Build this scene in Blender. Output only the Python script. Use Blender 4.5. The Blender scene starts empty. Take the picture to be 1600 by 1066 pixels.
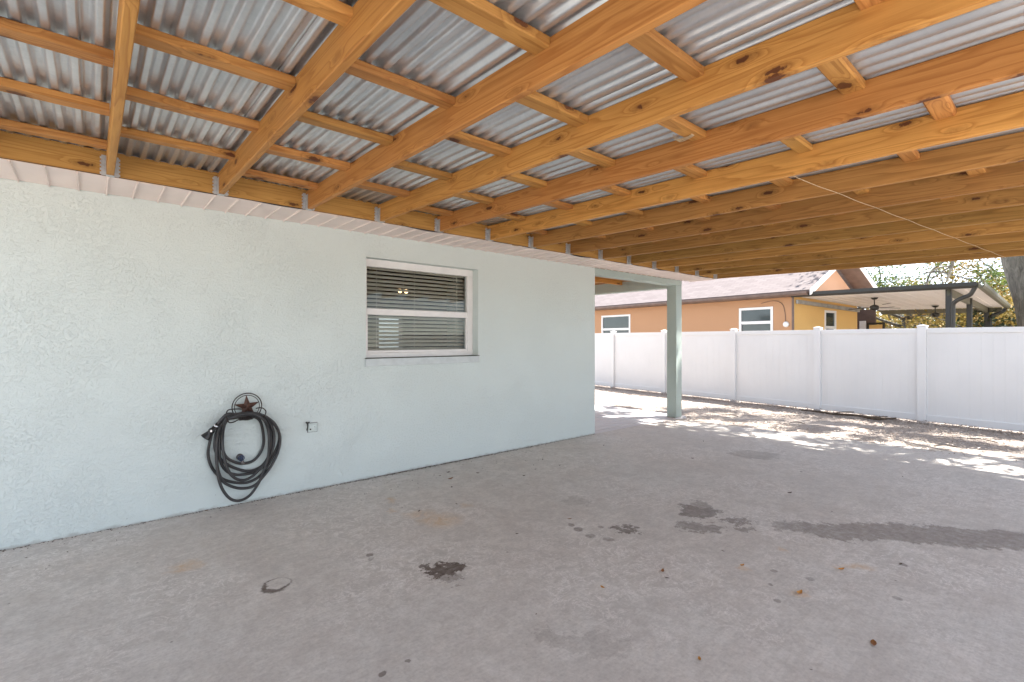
import bpy, bmesh, math, random
from mathutils import Vector, Matrix, noise as mnoise
R = math.radians
random.seed(7)
scn = bpy.context.scene
C = scn.collection

# ------------------------------------------------------------------ helpers
def tag(o, label=None, cat=None, group=None, kind=None):
    if label: o['label'] = label
    if cat: o['category'] = cat
    if group: o['group'] = group
    if kind: o['kind'] = kind
    return o

def empty(name, loc=(0, 0, 0), rz=0.0, rot=None):
    o = bpy.data.objects.new(name, None)
    o.empty_display_size = .1
    C.objects.link(o)
    o.location = loc
    o.rotation_euler = rot if rot else (0, 0, rz)
    return o

def obj(name, bm, mat, parent=None, smooth=False, loc=None, rot=None):
    me = bpy.data.meshes.new(name)
    bm.to_mesh(me); bm.free()
    if smooth:
        for p in me.polygons: p.use_smooth = True
    for m in (mat if isinstance(mat, (list, tuple)) else [mat]):
        me.materials.append(m)
    o = bpy.data.objects.new(name, me)
    C.objects.link(o)
    if parent: o.parent = parent
    if loc: o.location = loc
    if rot: o.rotation_euler = rot
    return o

def pydata(name, vs, fs, mat, parent=None, smooth=False):
    me = bpy.data.meshes.new(name)
    me.from_pydata(vs, [], fs)
    me.update()
    if smooth:
        for p in me.polygons: p.use_smooth = True
    me.materials.append(mat)
    o = bpy.data.objects.new(name, me)
    C.objects.link(o)
    if parent: o.parent = parent
    return o

def BM(): return bmesh.new()

def box(bm, x0, x1, y0, y1, z0, z1, bev=0.0, seg=1, mi=0):
    t = bmesh.new()
    bmesh.ops.create_cube(t, size=1)
    for v in t.verts:
        v.co = Vector((x0 + (v.co.x + .5) * (x1 - x0), y0 + (v.co.y + .5) * (y1 - y0), z0 + (v.co.z + .5) * (z1 - z0)))
    if bev > 0:
        bmesh.ops.bevel(t, geom=t.edges[:], offset=bev, segments=seg, affect='EDGES', profile=.7)
    for f in t.faces: f.material_index = mi
    me = bpy.data.meshes.new('t'); t.to_mesh(me); t.free()
    bm.from_mesh(me); bpy.data.meshes.remove(me)
    return bm

def prism(bm, pts, d):
    """closed polygon pts (3D) extruded by vector d"""
    a = [bm.verts.new(p) for p in pts]
    b = [bm.verts.new(Vector(p) + Vector(d)) for p in pts]
    n = len(pts)
    bm.faces.new(a); bm.faces.new(b[::-1])
    for i in range(n):
        bm.faces.new((a[i], b[i], b[(i + 1) % n], a[(i + 1) % n]))
    bmesh.ops.recalc_face_normals(bm, faces=bm.faces[:])
    return bm

def tube(bm, pts, r, seg=8, closed=False, cap=True):
    pts = [Vector(p) for p in pts]
    n = len(pts)
    rr = r if isinstance(r, (list, tuple)) else [r] * n
    rings = []
    prev = None
    for i, p in enumerate(pts):
        if closed: t = pts[(i + 1) % n] - pts[i - 1]
        else: t = pts[min(i + 1, n - 1)] - pts[max(i - 1, 0)]
        if t.length < 1e-9: t = Vector((0, 0, 1))
        t.normalize()
        if prev is None:
            up = Vector((0, 0, 1)) if abs(t.z) < .9 else Vector((1, 0, 0))
            nrm = t.cross(up).normalized()
        else:
            nrm = (prev - t * prev.dot(t)).normalized()
        prev = nrm
        bn = t.cross(nrm)
        rings.append([bm.verts.new(p + (nrm * math.cos(a) + bn * math.sin(a)) * rr[i]) for a in [2 * math.pi * k / seg for k in range(seg)]])
    m = n if closed else n - 1
    for i in range(m):
        A, B = rings[i], rings[(i + 1) % n]
        for k in range(seg):
            bm.faces.new((A[k], A[(k + 1) % seg], B[(k + 1) % seg], B[k]))
    if cap and not closed:
        bm.faces.new(rings[0][::-1]); bm.faces.new(rings[-1])
    return bm

def spline(pts, n=6, closed=False):
    pts = [Vector(p) for p in pts]; out = []; N = len(pts)
    rng = N if closed else N - 1
    for i in range(rng):
        if closed: p0, p1, p2, p3 = pts[i - 1], pts[i], pts[(i + 1) % N], pts[(i + 2) % N]
        else: p0, p1, p2, p3 = pts[max(i - 1, 0)], pts[i], pts[i + 1], pts[min(i + 2, N - 1)]
        for k in range(n):
            t = k / n
            out.append(.5 * ((2 * p1) + (-p0 + p2) * t + (2 * p0 - 5 * p1 + 4 * p2 - p3) * t * t + (-p0 + 3 * p1 - 3 * p2 + p3) * t ** 3))
    if not closed: out.append(pts[-1])
    return out

# ------------------------------------------------------------------ materials
def mat(name):
    m = bpy.data.materials.new(name); m.use_nodes = True
    nt = m.node_tree
    return m, nt, nt.nodes['Principled BSDF']

def N(nt, typ, **kw):
    n = nt.nodes.new(typ)
    for k, v in kw.items():
        if k in n.inputs: n.inputs[k].default_value = v
        else: setattr(n, k, v)
    return n

def L(nt, a, b): nt.links.new(a, b)

def math_n(nt, op, a, b=None, clamp=False):
    n = nt.nodes.new('ShaderNodeMath'); n.operation = op; n.use_clamp = clamp
    for i, x in enumerate((a, b)):
        if x is None: continue
        if isinstance(x, (int, float)): n.inputs[i].default_value = x
        else: L(nt, x, n.inputs[i])
    return n.outputs[0]

def mixc(nt, fac, a, b, mode='MIX'):
    n = nt.nodes.new('ShaderNodeMix'); n.data_type = 'RGBA'; n.blend_type = mode
    for s, x in ((n.inputs[0], fac), (n.inputs[6], a), (n.inputs[7], b)):
        if isinstance(x, (int, float)): s.default_value = x
        elif isinstance(x, tuple): s.default_value = (*x, 1) if len(x) == 3 else x
        else: L(nt, x, s)
    return n.outputs[2]

def ramp(nt, fac, stops, interp='LINEAR'):
    n = nt.nodes.new('ShaderNodeValToRGB'); n.color_ramp.interpolation = interp
    cr = n.color_ramp
    while len(cr.elements) < len(stops): cr.elements.new(.5)
    for e, (p, c) in zip(cr.elements, stops):
        e.position = p
        e.color = (c, c, c, 1) if isinstance(c, (int, float)) else (*c, 1)
    L(nt, fac, n.inputs[0])
    return n.outputs[0]

def coords(nt, scale=(1, 1, 1), rand=False, kind='Object'):
    tc = nt.nodes.new('ShaderNodeTexCoord')
    mp = nt.nodes.new('ShaderNodeMapping')
    mp.inputs['Scale'].default_value = scale
    L(nt, tc.outputs[kind], mp.inputs['Vector'])
    if rand:
        oi = nt.nodes.new('ShaderNodeObjectInfo')
        cb = nt.nodes.new('ShaderNodeCombineXYZ')
        a = math_n(nt, 'MULTIPLY', oi.outputs['Random'], 37.0)
        b = math_n(nt, 'MULTIPLY', oi.outputs['Random'], 91.0)
        L(nt, a, cb.inputs[0]); L(nt, b, cb.inputs[1]); L(nt, a, cb.inputs[2])
        L(nt, cb.outputs[0], mp.inputs['Location'])
    return mp.outputs[0]

def noise(nt, vec, scale, detail=4, rough=.55, out='Fac', dist=0):
    n = nt.nodes.new('ShaderNodeTexNoise')
    n.inputs['Scale'].default_value = scale; n.inputs['Detail'].default_value = detail
    n.inputs['Roughness'].default_value = rough; n.inputs['Distortion'].default_value = dist
    L(nt, vec, n.inputs['Vector'])
    return n.outputs[out]

def bump(nt, p, h, strength=.3, dist=.01, prev=None):
    b = nt.nodes.new('ShaderNodeBump')
    b.inputs['Strength'].default_value = strength; b.inputs['Distance'].default_value = dist
    L(nt, h, b.inputs['Height'])
    if prev: L(nt, prev, b.inputs['Normal'])
    L(nt, b.outputs[0], p.inputs['Normal'])
    return b.outputs[0]

def simple(name, col, rough=.6, metal=0, var=.12, sc=6, bmp=.1, spec=.5):
    m, nt, p = mat(name)
    v = coords(nt)
    n = noise(nt, v, sc, 5)
    c2 = tuple(max(0, c * (1 - var * 2)) for c in col)
    L(nt, mixc(nt, ramp(nt, n, [(.3, 0.), (.7, 1.)]), c2, col), p.inputs['Base Color'])
    p.inputs['Roughness'].default_value = rough; p.inputs['Metallic'].default_value = metal
    p.inputs['Specular IOR Level'].default_value = spec
    if bmp: bump(nt, p, noise(nt, v, sc * 12, 3), bmp, .003)
    return m

# wood: long axis is local X
def wood(name, light, dark, knots=True):
    m, nt, p = mat(name)
    v = coords(nt, (1, 1, 1), rand=True)
    vs = coords(nt, (.55, 9, 9), rand=True)
    # warp around knots
    kv = coords(nt, (3.5, 5, 11), rand=True)
    vo = nt.nodes.new('ShaderNodeTexVoronoi'); vo.feature = 'F1'; vo.inputs['Scale'].default_value = 1.0
    vo.inputs['Randomness'].default_value = 1
    L(nt, kv, vo.inputs['Vector'])
    kd = vo.outputs['Distance']
    knz = math_n(nt, 'ADD', kd, math_n(nt, 'MULTIPLY', math_n(nt, 'SUBTRACT', noise(nt, v, 38, 3), .5), .26))
    sep = nt.nodes.new('ShaderNodeSeparateColor'); L(nt, vo.outputs['Color'], sep.inputs[0])
    pick = math_n(nt, 'GREATER_THAN', sep.outputs[0], .18)
    near = math_n(nt, 'MULTIPLY', ramp(nt, kd, [(0., 1.), (.45, 0.)], 'EASE'), pick)
    n1 = noise(nt, vs, 1.1, 2, .5)
    h = math_n(nt, 'ADD', math_n(nt, 'MULTIPLY', n1, 9.0), math_n(nt, 'MULTIPLY', near, 2.4))
    rings = math_n(nt, 'FRACT', h)
    gr = ramp(nt, rings, [(0., 0.), (.55, .25), (.88, 1.), (1., 0.)])
    fine = noise(nt, coords(nt, (6, 160, 160), rand=True), 1.0, 3, .6)
    streak = noise(nt, coords(nt, (.7, 22, 22), rand=True), 1.0, 3, .6)
    col = mixc(nt, math_n(nt, 'MULTIPLY', gr, .68), light, dark)
    col = mixc(nt, math_n(nt, 'MULTIPLY', ramp(nt, streak, [(.45, 0.), (.72, 1.)]), .42), col, dark)
    col = mixc(nt, math_n(nt, 'MULTIPLY', ramp(nt, fine, [(.35, 1.), (.62, 0.)]), .28), col, dark)
    # board to board tone
    oi = nt.nodes.new('ShaderNodeObjectInfo')
    hv = nt.nodes.new('ShaderNodeHueSaturation')
    L(nt, math_n(nt, 'ADD', math_n(nt, 'MULTIPLY', oi.outputs['Random'], .014), .494), hv.inputs['Hue'])
    r2 = math_n(nt, 'FRACT', math_n(nt, 'MULTIPLY', oi.outputs['Random'], 17.3))
    L(nt, math_n(nt, 'ADD', math_n(nt, 'MULTIPLY', r2, .36), .82), hv.inputs['Value'])
    L(nt, col, hv.inputs['Color'])
    col = hv.outputs[0]
    kn = math_n(nt, 'MULTIPLY', ramp(nt, knz, [(.115, 1.), (.14, 0.)]), pick)
    halo = math_n(nt, 'MULTIPLY', ramp(nt, knz, [(.13, .55), (.30, 0.)]), pick)
    kc = mixc(nt, fine, (.11, .026, .010), (.035, .010, .005))
    col = mixc(nt, halo, col, tuple(c * .5 for c in dark))
    col = mixc(nt, math_n(nt, 'MULTIPLY', kn, .85), col, kc)
    # soft mill stains
    st = noise(nt, coords(nt, (.8, 3, 3), rand=True), 2.3, 4)
    col = mixc(nt, math_n(nt, 'MULTIPLY', ramp(nt, st, [(.56, 0.), (.75, 1.)]), .3), col, tuple(c * .62 for c in dark))
    L(nt, col, p.inputs['Base Color'])
    p.inputs['Roughness'].default_value = .62
    p.inputs['Specular IOR Level'].default_value = .3
    hh = math_n(nt, 'ADD', math_n(nt, 'MULTIPLY', gr, .5), fine)
    bump(nt, p, hh, .35, .0012)
    return m

M = {}
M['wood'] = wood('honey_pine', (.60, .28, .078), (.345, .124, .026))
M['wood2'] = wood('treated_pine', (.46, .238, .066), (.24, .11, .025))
M['wood_purlin'] = wood('purlin_pine', (.53, .262, .076), (.29, .112, .025))
M['ledgerwood'] = wood('ledger_pine', (.50, .28, .075), (.30, .14, .03))

# stucco
def stucco(name, col, strength=.5, sc=1.0):
    m, nt, p = mat(name)
    v = coords(nt)
    big = noise(nt, v, .9 * sc, 4, .6)
    patch = ramp(nt, noise(nt, v, 2.4 * sc, 5, .65), [(.44, 0.), (.64, 1.)])
    knock = nt.nodes.new('ShaderNodeTexNoise'); knock.inputs['Scale'].default_value = 52 * sc
    knock.inputs['Detail'].default_value = 5; knock.inputs['Roughness'].default_value = .62; knock.inputs['Distortion'].default_value = .7
    L(nt, v, knock.inputs['Vector'])
    kn = ramp(nt, knock.outputs[0], [(.50, 0.), (.60, 1.)], 'EASE')
    # trowel drags: ridged warped streaks
    tv = coords(nt, (5, 5, 13))
    ridge = noise(nt, tv, 1.5 * sc, 4, .5, dist=2.2)
    rd = ramp(nt, ridge, [(.47, 0.), (.5, 1.), (.55, 0.)])
    grit = noise(nt, v, 150 * sc, 3, .6)
    h = math_n(nt, 'MULTIPLY', kn, math_n(nt, 'ADD', math_n(nt, 'MULTIPLY', patch, 1.1), .28))
    h = math_n(nt, 'ADD', h, math_n(nt, 'MULTIPLY', rd, .25))
    h = math_n(nt, 'ADD', h, math_n(nt, 'MULTIPLY', grit, .22))
    h = math_n(nt, 'ADD', h, math_n(nt, 'MULTIPLY', big, .25))
    bump(nt, p, h, strength, .0098)
    c = mixc(nt, ramp(nt, big, [(.35, 0.), (.65, 1.)]), tuple(x * .98 for x in col), col)
    c = mixc(nt, math_n(nt, 'MULTIPLY', ramp(nt, noise(nt, v, 11, 4), [(.62, 0.), (.8, 1.)]), .06), c, tuple(x * .6 for x in col))
    # tiny pits
    pv = nt.nodes.new('ShaderNodeTexVoronoi'); pv.inputs['Scale'].default_value = 5.5; L(nt, v, pv.inputs['Vector'])
    pit = ramp(nt, pv.outputs['Distance'], [(.015, 1.), (.03, 0.)])
    c = mixc(nt, math_n(nt, 'MULTIPLY', pit, .45), c, tuple(x * .35 for x in col))
    # splash dirt just above the slab (grime band with ragged edge)
    geo = nt.nodes.new('ShaderNodeNewGeometry'); sx = nt.nodes.new('ShaderNodeSeparateXYZ')
    L(nt, geo.outputs['Position'], sx.inputs[0])
    zz = math_n(nt, 'ADD', sx.outputs[2], math_n(nt, 'MULTIPLY', noise(nt, v, 14, 4), -.07))
    g = ramp(nt, zz, [(-.035, 1.), (.0, 0.)]) if False else ramp(nt, math_n(nt, 'ADD', zz, .1), [(.065, .4), (.085, 0.)])
    c = mixc(nt, g, c, (.22, .19, .15))
    L(nt, c, p.inputs['Base Color'])
    p.inputs['Roughness'].default_value = .7
    p.inputs['Specular IOR Level'].default_value = .3
    return m
M['mint'] = stucco('mint_stucco', (.615, .67, .645))
M['mint_trim'] = stucco('mint_trim_paint', (.44, .515, .48), .6, 1.6)
M['orange'] = stucco('terracotta_stucco', (.47, .265, .145), .35, 1.2)
M['peach'] = stucco('peach_stucco', (.62, .37, .24), .25, 1.2)
M['yellow'] = stucco('yellow_stucco', (.72, .46, .17), .2, 1.2)

# concrete with stains
ST = [(1.57,2.40,0.105,0.110,0.9),(1.50,2.46,0.06,0.06,.85),(1.53,2.30,0.094,0.062,0.40),(3.06,2.71,0.117,0.126,0.20),(2.63,2.39,0.026,0.034,0.50),(2.61,2.30,0.036,0.042,0.55),(2.58,2.17,0.039,0.040,0.50),(2.63,2.05,0.043,0.038,0.40),(2.87,2.08,0.105,0.055,0.70),(2.76,2.22,0.023,0.024,0.40),(3.58,1.92,0.160,0.150,0.62),(3.27,1.81,0.111,0.105,0.50),(3.34,1.70,0.091,0.099,0.50),(3.62,1.62,0.114,0.075,0.55),(3.50,1.52,0.063,0.045,0.50),(3.76,2.00,0.080,0.08,0.40),(3.83,1.33,0.166,0.12,0.42),(3.97,1.08,0.28,0.17,0.50),(4.25,0.81,0.33,0.19,0.50),(4.46,0.54,0.33,0.2,0.50),(4.64,0.29,0.257,0.19,0.50),(4.80,0.08,0.253,0.19,0.50),(5.0,-.3,.4,.25,.5),(5.85,2.44,0.30,0.22,0.28),(0.88,1.82,0.018,0.019,0.70),(1.00,1.82,0.013,0.012,0.60),(1.31,2.88,0.024,0.028,0.60),(1.29,2.82,0.020,0.027,0.30),(2.67,1.00,0.020,0.021,0.40),(2.82,1.09,0.014,0.016,0.50),(3.17,0.60,0.023,0.024,0.40),(3.67,0.67,0.023,0.032,0.50),(3.05,0.97,0.025,0.025,0.40),(3.00,1.14,0.022,0.018,0.40),(1.57,1.52,0.115,0.081,0.22),(1.68,1.37,0.140,0.087,0.18)]
RU = [(1.97,3.09,0.191,0.18),(1.91,3.30,0.150,0.112),(1.89,3.74,0.043,0.082),(1.77,3.49,0.035,0.057),(0.42,3.45,0.099,0.086),(2.29,3.23,0.062,0.060),(3.35,1.23,0.037,0.043),(2.92,1.29,0.038,0.036),(3.31,0.89,0.034,0.038),(2.83,0.95,0.044,0.044),(3.43,0.84,0.114,0.049)]
def concrete(name, stains=True):
    m, nt, p = mat(name)
    v = coords(nt)
    big = noise(nt, v, .55, 5, .6)
    mid = noise(nt, v, 4.5, 8, .72, dist=.5)
    fin = noise(nt, v, 60, 4, .7)
    c = mixc(nt, ramp(nt, big, [(.36, 0.), (.64, 1.)]), (.61, .56, .505), (.62, .60, .56))
    c = mixc(nt, math_n(nt, 'MULTIPLY', ramp(nt, mid, [(.40, 1.), (.56, 0.)]), .42), c, (.47, .43, .395))
    c = mixc(nt, math_n(nt, 'MULTIPLY', ramp(nt, mid, [(.52, 0.), (.66, 1.)]), .5), c, (.70, .655, .61))
    # laitance / efflorescence: pale ragged scribbles in patches
    n2 = noise(nt, v, 9.0, 6, .7, dist=1.0)
    scr = ramp(nt, n2, [(.47, 0.), (.50, 1.), (.53, 0.)])
    pm = ramp(nt, noise(nt, v, .9, 3), [(.44, 0.), (.56, 1.)])
    c = mixc(nt, math_n(nt, 'MULTIPLY', math_n(nt, 'MULTIPLY', scr, pm), .8), c, (.84, .80, .76))
    fl = ramp(nt, noise(nt, v, 26, 5, .75), [(.60, 0.), (.70, 1.)])
    c = mixc(nt, math_n(nt, 'MULTIPLY', math_n(nt, 'MULTIPLY', fl, pm), .6), c, (.72, .68, .64))
    m2 = noise(nt, v, 19, 6, .7, dist=.3)
    c = mixc(nt, math_n(nt, 'MULTIPLY', ramp(nt, m2, [(.40, 1.), (.52, 0.)]), .24), c, (.38, .34, .31))
    c = mixc(nt, math_n(nt, 'MULTIPLY', ramp(nt, m2, [(.56, 0.), (.66, 1.)]), .3), c, (.76, .72, .67))
    # broom direction faint
    br = noise(nt, coords(nt, (2.5, 90, 1)), 1.0, 3)
    c = mixc(nt, math_n(nt, 'MULTIPLY', ramp(nt, br, [(.4, 0.), (.7, 1.)]), .14), c, (.33, .30, .28))
    c = mixc(nt, math_n(nt, 'MULTIPLY', ramp(nt, fin, [(.35, 1.), (.55, 0.)]), .25), c, (.28, .25, .23))
    # hairline cracks
    cn = nt.nodes.new('ShaderNodeTexVoronoi'); cn.feature = 'DISTANCE_TO_EDGE'; cn.inputs['Scale'].default_value = .42
    cw = nt.nodes.new('ShaderNodeVectorMath'); cw.operation = 'MULTIPLY_ADD'
    cnz = nt.nodes.new('ShaderNodeTexNoise'); cnz.inputs['Scale'].default_value = 2.5; cnz.inputs['Detail'].default_value = 7; L(nt, v, cnz.inputs['Vector'])
    L(nt, cnz.outputs['Color'], cw.inputs[0]); cw.inputs[1].default_value = (.8, .8, 0); L(nt, v, cw.inputs[2]); L(nt, cw.outputs[0], cn.inputs['Vector'])
    ck = math_n(nt, 'MULTIPLY', ramp(nt, cn.outputs['Distance'], [(.0, 1.), (.0022, 0.)]), ramp(nt, big, [(.44, 0.), (.56, 1.)]))
    c = mixc(nt, math_n(nt, 'MULTIPLY', ck, .0), c, (.20, .17, .15))
    # specks
    pv = nt.nodes.new('ShaderNodeTexVoronoi'); pv.inputs['Scale'].default_value = 4.2; L(nt, v, pv.inputs['Vector'])
    c = mixc(nt, math_n(nt, 'MULTIPLY', ramp(nt, pv.outputs['Distance'], [(.02, 1.), (.035, 0.)]), .6), c, (.09, .07, .055))
    wet = None
    if stains:
        dn = nt.nodes.new('ShaderNodeTexNoise'); dn.inputs['Scale'].default_value = 9; dn.inputs['Detail'].default_value = 8
        dn.inputs['Roughness'].default_value = .75
        L(nt, v, dn.inputs['Vector'])
        sb = nt.nodes.new('ShaderNodeVectorMath'); sb.operation = 'SUBTRACT'; sb.inputs[1].default_value = (.5, .5, .5)
        L(nt, dn.outputs['Color'], sb.inputs[0])
        def blobs(lst, warp, e0, e1):
            sc = nt.nodes.new('ShaderNodeVectorMath'); sc.operation = 'SCALE'; sc.inputs['Scale'].default_value = warp
            L(nt, sb.outputs[0], sc.inputs[0])
            ad = nt.nodes.new('ShaderNodeVectorMath'); ad.operation = 'ADD'
            L(nt, v, ad.inputs[0]); L(nt, sc.outputs[0], ad.inputs[1])
            acc = None
            for it in lst:
                x, y, a, b = it[:4]; k = it[4] if len(it) > 4 else 1
                mp = nt.nodes.new('ShaderNodeMapping'); mp.vector_type = 'TEXTURE'
                mp.inputs['Location'].default_value = (x, y, 0)
                mp.inputs['Rotation'].default_value = (0, 0, R(-40.8))
                mp.inputs['Scale'].default_value = (a, b, 1)
                L(nt, ad.outputs[0], mp.inputs['Vector'])
                ln = nt.nodes.new('ShaderNodeVectorMath'); ln.operation = 'LENGTH'; L(nt, mp.outputs[0], ln.inputs[0])
                mr = nt.nodes.new('ShaderNodeMapRange'); mr.inputs['From Min'].default_value = e1; mr.inputs['From Max'].default_value = e0
                mr.inputs['To Min'].default_value = 0; mr.inputs['To Max'].default_value = k
                L(nt, ln.outputs['Value'], mr.inputs['Value'])
                acc = mr.outputs[0] if acc is None else math_n(nt, 'MAXIMUM', acc, mr.outputs[0])
            return acc
        big_s = [s for s in ST if s[2] > .05]; small_s = [s for s in ST if s[2] <= .05]
        a = math_n(nt, 'MAXIMUM', blobs(big_s, .48, .88, 1.0), blobs(small_s, .05, .8, 1.05))
        ring = blobs([(.76, 2.86, .075, .10, 1.)], .10, .80, .98); hole = blobs([(.775, 2.875, .062, .078, 1.)], .12, .72, .9)
        a = math_n(nt, 'MAXIMUM', a, math_n(nt, 'MULTIPLY', math_n(nt, 'SUBTRACT', ring, hole, True), .85))
        a = math_n(nt, 'MULTIPLY', a, ramp(nt, m2, [(.36, 1.), (.68, .74)]))
        c = mixc(nt, math_n(nt, 'MULTIPLY', a, 1.1, True), c, (.085, .056, .042))
        r = blobs(RU, .25, .3, 1.1)
        c = mixc(nt, math_n(nt, 'MULTIPLY', math_n(nt, 'MULTIPLY', r, ramp(nt, n2, [(.35, .3), (.6, 1.)])), .5), c, (.62, .38, .16))
        # green-grey damp patch by the wall
        wet = a
    L(nt, c, p.inputs['Base Color'])
    ro = math_n(nt, 'ADD', math_n(nt, 'MULTIPLY', mid, .25), .58)
    L(nt, ro, p.inputs['Roughness'])
    p.inputs['Specular IOR Level'].default_value = .35
    hh = math_n(nt, 'ADD', math_n(nt, 'MULTIPLY', fin, .4), math_n(nt, 'MULTIPLY', mid, 1.4))
    bump(nt, p, hh, .35, .006)
    return m
M['slab'] = concrete('slab_concrete')
M['plain_concrete'] = concrete('driveway_concrete', False)

def ground_mat():
    m, nt, p = mat('leafy_sand')
    v = coords(nt)
    a = noise(nt, v, .7, 5, .6); b = noise(nt, v, 14, 6, .7); d = noise(nt, v, 75, 4, .75)
    c = mixc(nt, ramp(nt, a, [(.35, 0.), (.65, 1.)]), (.54, .475, .42), (.42, .355, .305))
    c = mixc(nt, ramp(nt, b, [(.40, 0.), (.60, .7)]), c, (.54, .485, .435))
    c = mixc(nt, math_n(nt, 'MULTIPLY', ramp(nt, d, [(.42, 1.), (.52, 0.)]), .6), c, (.13, .075, .045))
    L(nt, c, p.inputs['Base Color']); p.inputs['Roughness'].default_value = .95
    bump(nt, p, math_n(nt, 'ADD', b, d), .8, .02)
    return m
M['ground'] = ground_mat()

def galv():
    m, nt, p = mat('galvanised_steel')
    v = coords(nt)
    vo = nt.nodes.new('ShaderNodeTexVoronoi'); vo.inputs['Scale'].default_value = 55; L(nt, v, vo.inputs['Vector'])
    sp = nt.nodes.new('ShaderNodeSeparateColor'); L(nt, vo.outputs['Color'], sp.inputs[0])
    n = noise(nt, v, 2.2, 4)
    c = mixc(nt, ramp(nt, n, [(.35, 0.), (.65, 1.)]), (.54, .55, .565), (.66, .665, .675))
    c = mixc(nt, math_n(nt, 'MULTIPLY', sp.outputs[0], .22), c, (.42, .45, .48))
    # long run marks
    run = noise(nt, coords(nt, (9, .5, 1)), 1.0, 4, .6)
    c = mixc(nt, math_n(nt, 'MULTIPLY', ramp(nt, run, [(.5, 0.), (.75, 1.)]), .16), c, (.45, .43, .42))
    L(nt, c, p.inputs['Base Color'])
    p.inputs['Metallic'].default_value = .72
    L(nt, math_n(nt, 'ADD', math_n(nt, 'MULTIPLY', sp.outputs[1], .06), .315), p.inputs['Roughness'])
    bump(nt, p, noise(nt, v, 12, 2), .03, .002)
    return m
M['galv'] = galv()
M['hanger'] = simple('hanger_steel', (.62, .63, .64), .42, .6, .15, 40, .1)
M['soffit'] = simple('soffit_vinyl', (.82, .70, .645), .5, 0, .04, 5, .05)
M['white'] = simple('white_aluminium', (.80, .79, .78), .35, 0, .03, 4, 0)
M['winframe'] = simple('aged_white_window_paint', (.77, .745, .725), .4, 0, .05, 9, .05)
M['vinyl'] = simple('white_vinyl', (.81, .805, .80), .38, 0, .03, 1.3, .02)
M['rubber'] = simple('black_rubber', (.040, .037, .037), .48, 0, .2, 12, .25)
M['blackplastic'] = simple('black_plastic', (.015, .015, .016), .35, 0, .1, 12, .1)
M['silver'] = simple('bright_metal', (.75, .75, .76), .25, 1, .1, 12, 0)
M['rust'] = simple('rusted_iron', (.125, .058, .038), .6, .35, .3, 24, .5)
M['darkiron'] = simple('dark_iron', (.05, .036, .03), .5, .5, .25, 24, .4)
M['blue'] = simple('blue_handle_paint', (.03, .055, .13), .35, 0, .2, 20, 0)
M['bronze'] = simple('dark_bronze_aluminium', (.028, .026, .021), .4, .1, .15, 5, .05)
M['bronze_gutter'] = simple('brown_gutter_paint', (.17, .11, .085), .45, 0, .2, 5, .1)
M['olive'] = simple('olive_bronze_beam', (.16, .15, .10), .45, .1, .15, 5, .05)
M['pan'] = simple('white_roof_pan', (.86, .82, .78), .45, 0, .03, 3, .02)
M['blind'] = simple('taupe_blind_slats', (.68, .61, .54), .5, 0, .06, 10, 0)
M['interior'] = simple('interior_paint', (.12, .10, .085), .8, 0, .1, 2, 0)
M['deck'] = None
M['string'] = simple('jute_string', (.62, .47, .30), .9, 0, .2, 90, .3)
M['cap'] = simple('dead_stick_bark', (.16, .115, .08), .9, 0, .35, 30, .6)
M['bark'] = None
M['dark_brown'] = simple('dark_brown_wall_paint', (.13, .085, .07), .7, 0, .15, 4, .2)
M['mintplaster'] = simple('painted_over_box', (.60, .66, .63), .6, 0, .08, 30, .4)
M['eave_dark'] = simple('fascia_and_gap_shade', (.045, .035, .03), .8, 0, .2, 12, .3)  # near-black for the fascia and for the strip painting the eave gap's shade

def deckmat():
    m, nt, p = mat('whitewashed_deck_boards')
    g = noise(nt, coords(nt, (1.5, 40, 10)), 1.0, 4, .6)
    isl = nt.nodes.new('ShaderNodeNewGeometry')
    c = mixc(nt, g, (.56, .545, .55), (.72, .70, .70))
    c = mixc(nt, math_n(nt, 'MULTIPLY', isl.outputs['Random Per Island'], .4), c, (.48, .46, .46))
    L(nt, c, p.inputs['Base Color']); p.inputs['Roughness'].default_value = .75
    bump(nt, p, g, .3, .003)
    return m
M['deck'] = deckmat()

def shingle():
    m, nt, p = mat('weathered_shingles')
    v = coords(nt)
    br = nt.nodes.new('ShaderNodeTexBrick')
    br.inputs['Scale'].default_value = 1; br.inputs['Brick Width'].default_value = .33; br.inputs['Row Height'].default_value = .14
    br.inputs['Mortar Size'].default_value = .008; br.inputs['Mortar Smooth'].default_value = .2
    br.inputs['Color1'].default_value = (.225, .195, .19, 1); br.inputs['Color2'].default_value = (.155, .13, .127, 1); br.inputs['Mortar'].default_value = (.09, .07, .07, 1)
    L(nt, v, br.inputs['Vector'])
    n = noise(nt, v, 1.6, 5, .6); g = noise(nt, v, 60, 3, .7)
    c = mixc(nt, math_n(nt, 'MULTIPLY', n, .6), br.outputs['Color'], (.25, .21, .205))
    c = mixc(nt, math_n(nt, 'MULTIPLY', g, .3), c, (.2, .17, .17))
    L(nt, c, p.inputs['Base Color']); p.inputs['Roughness'].default_value = .9
    bump(nt, p, br.outputs['Fac'], -.5, .01)
    return m
M['shingle'] = shingle()

def barkmat():
    m, nt, p = mat('oak_bark')
    v = coords(nt, (1, 1, .22))
    w = noise(nt, v, 13, 6, .7, dist=.8); b = noise(nt, v, 2, 4)
    c = mixc(nt, ramp(nt, w, [(.35, 0.), (.65, 1.)]), (.045, .037, .03), (.20, .18, .155))
    c = mixc(nt, math_n(nt, 'MULTIPLY', b, .4), c, (.22, .24, .20))
    L(nt, c, p.inputs['Base Color']); p.inputs['Roughness'].default_value = .95
    bump(nt, p, w, .9, .04)
    return m
M['bark'] = barkmat()

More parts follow.
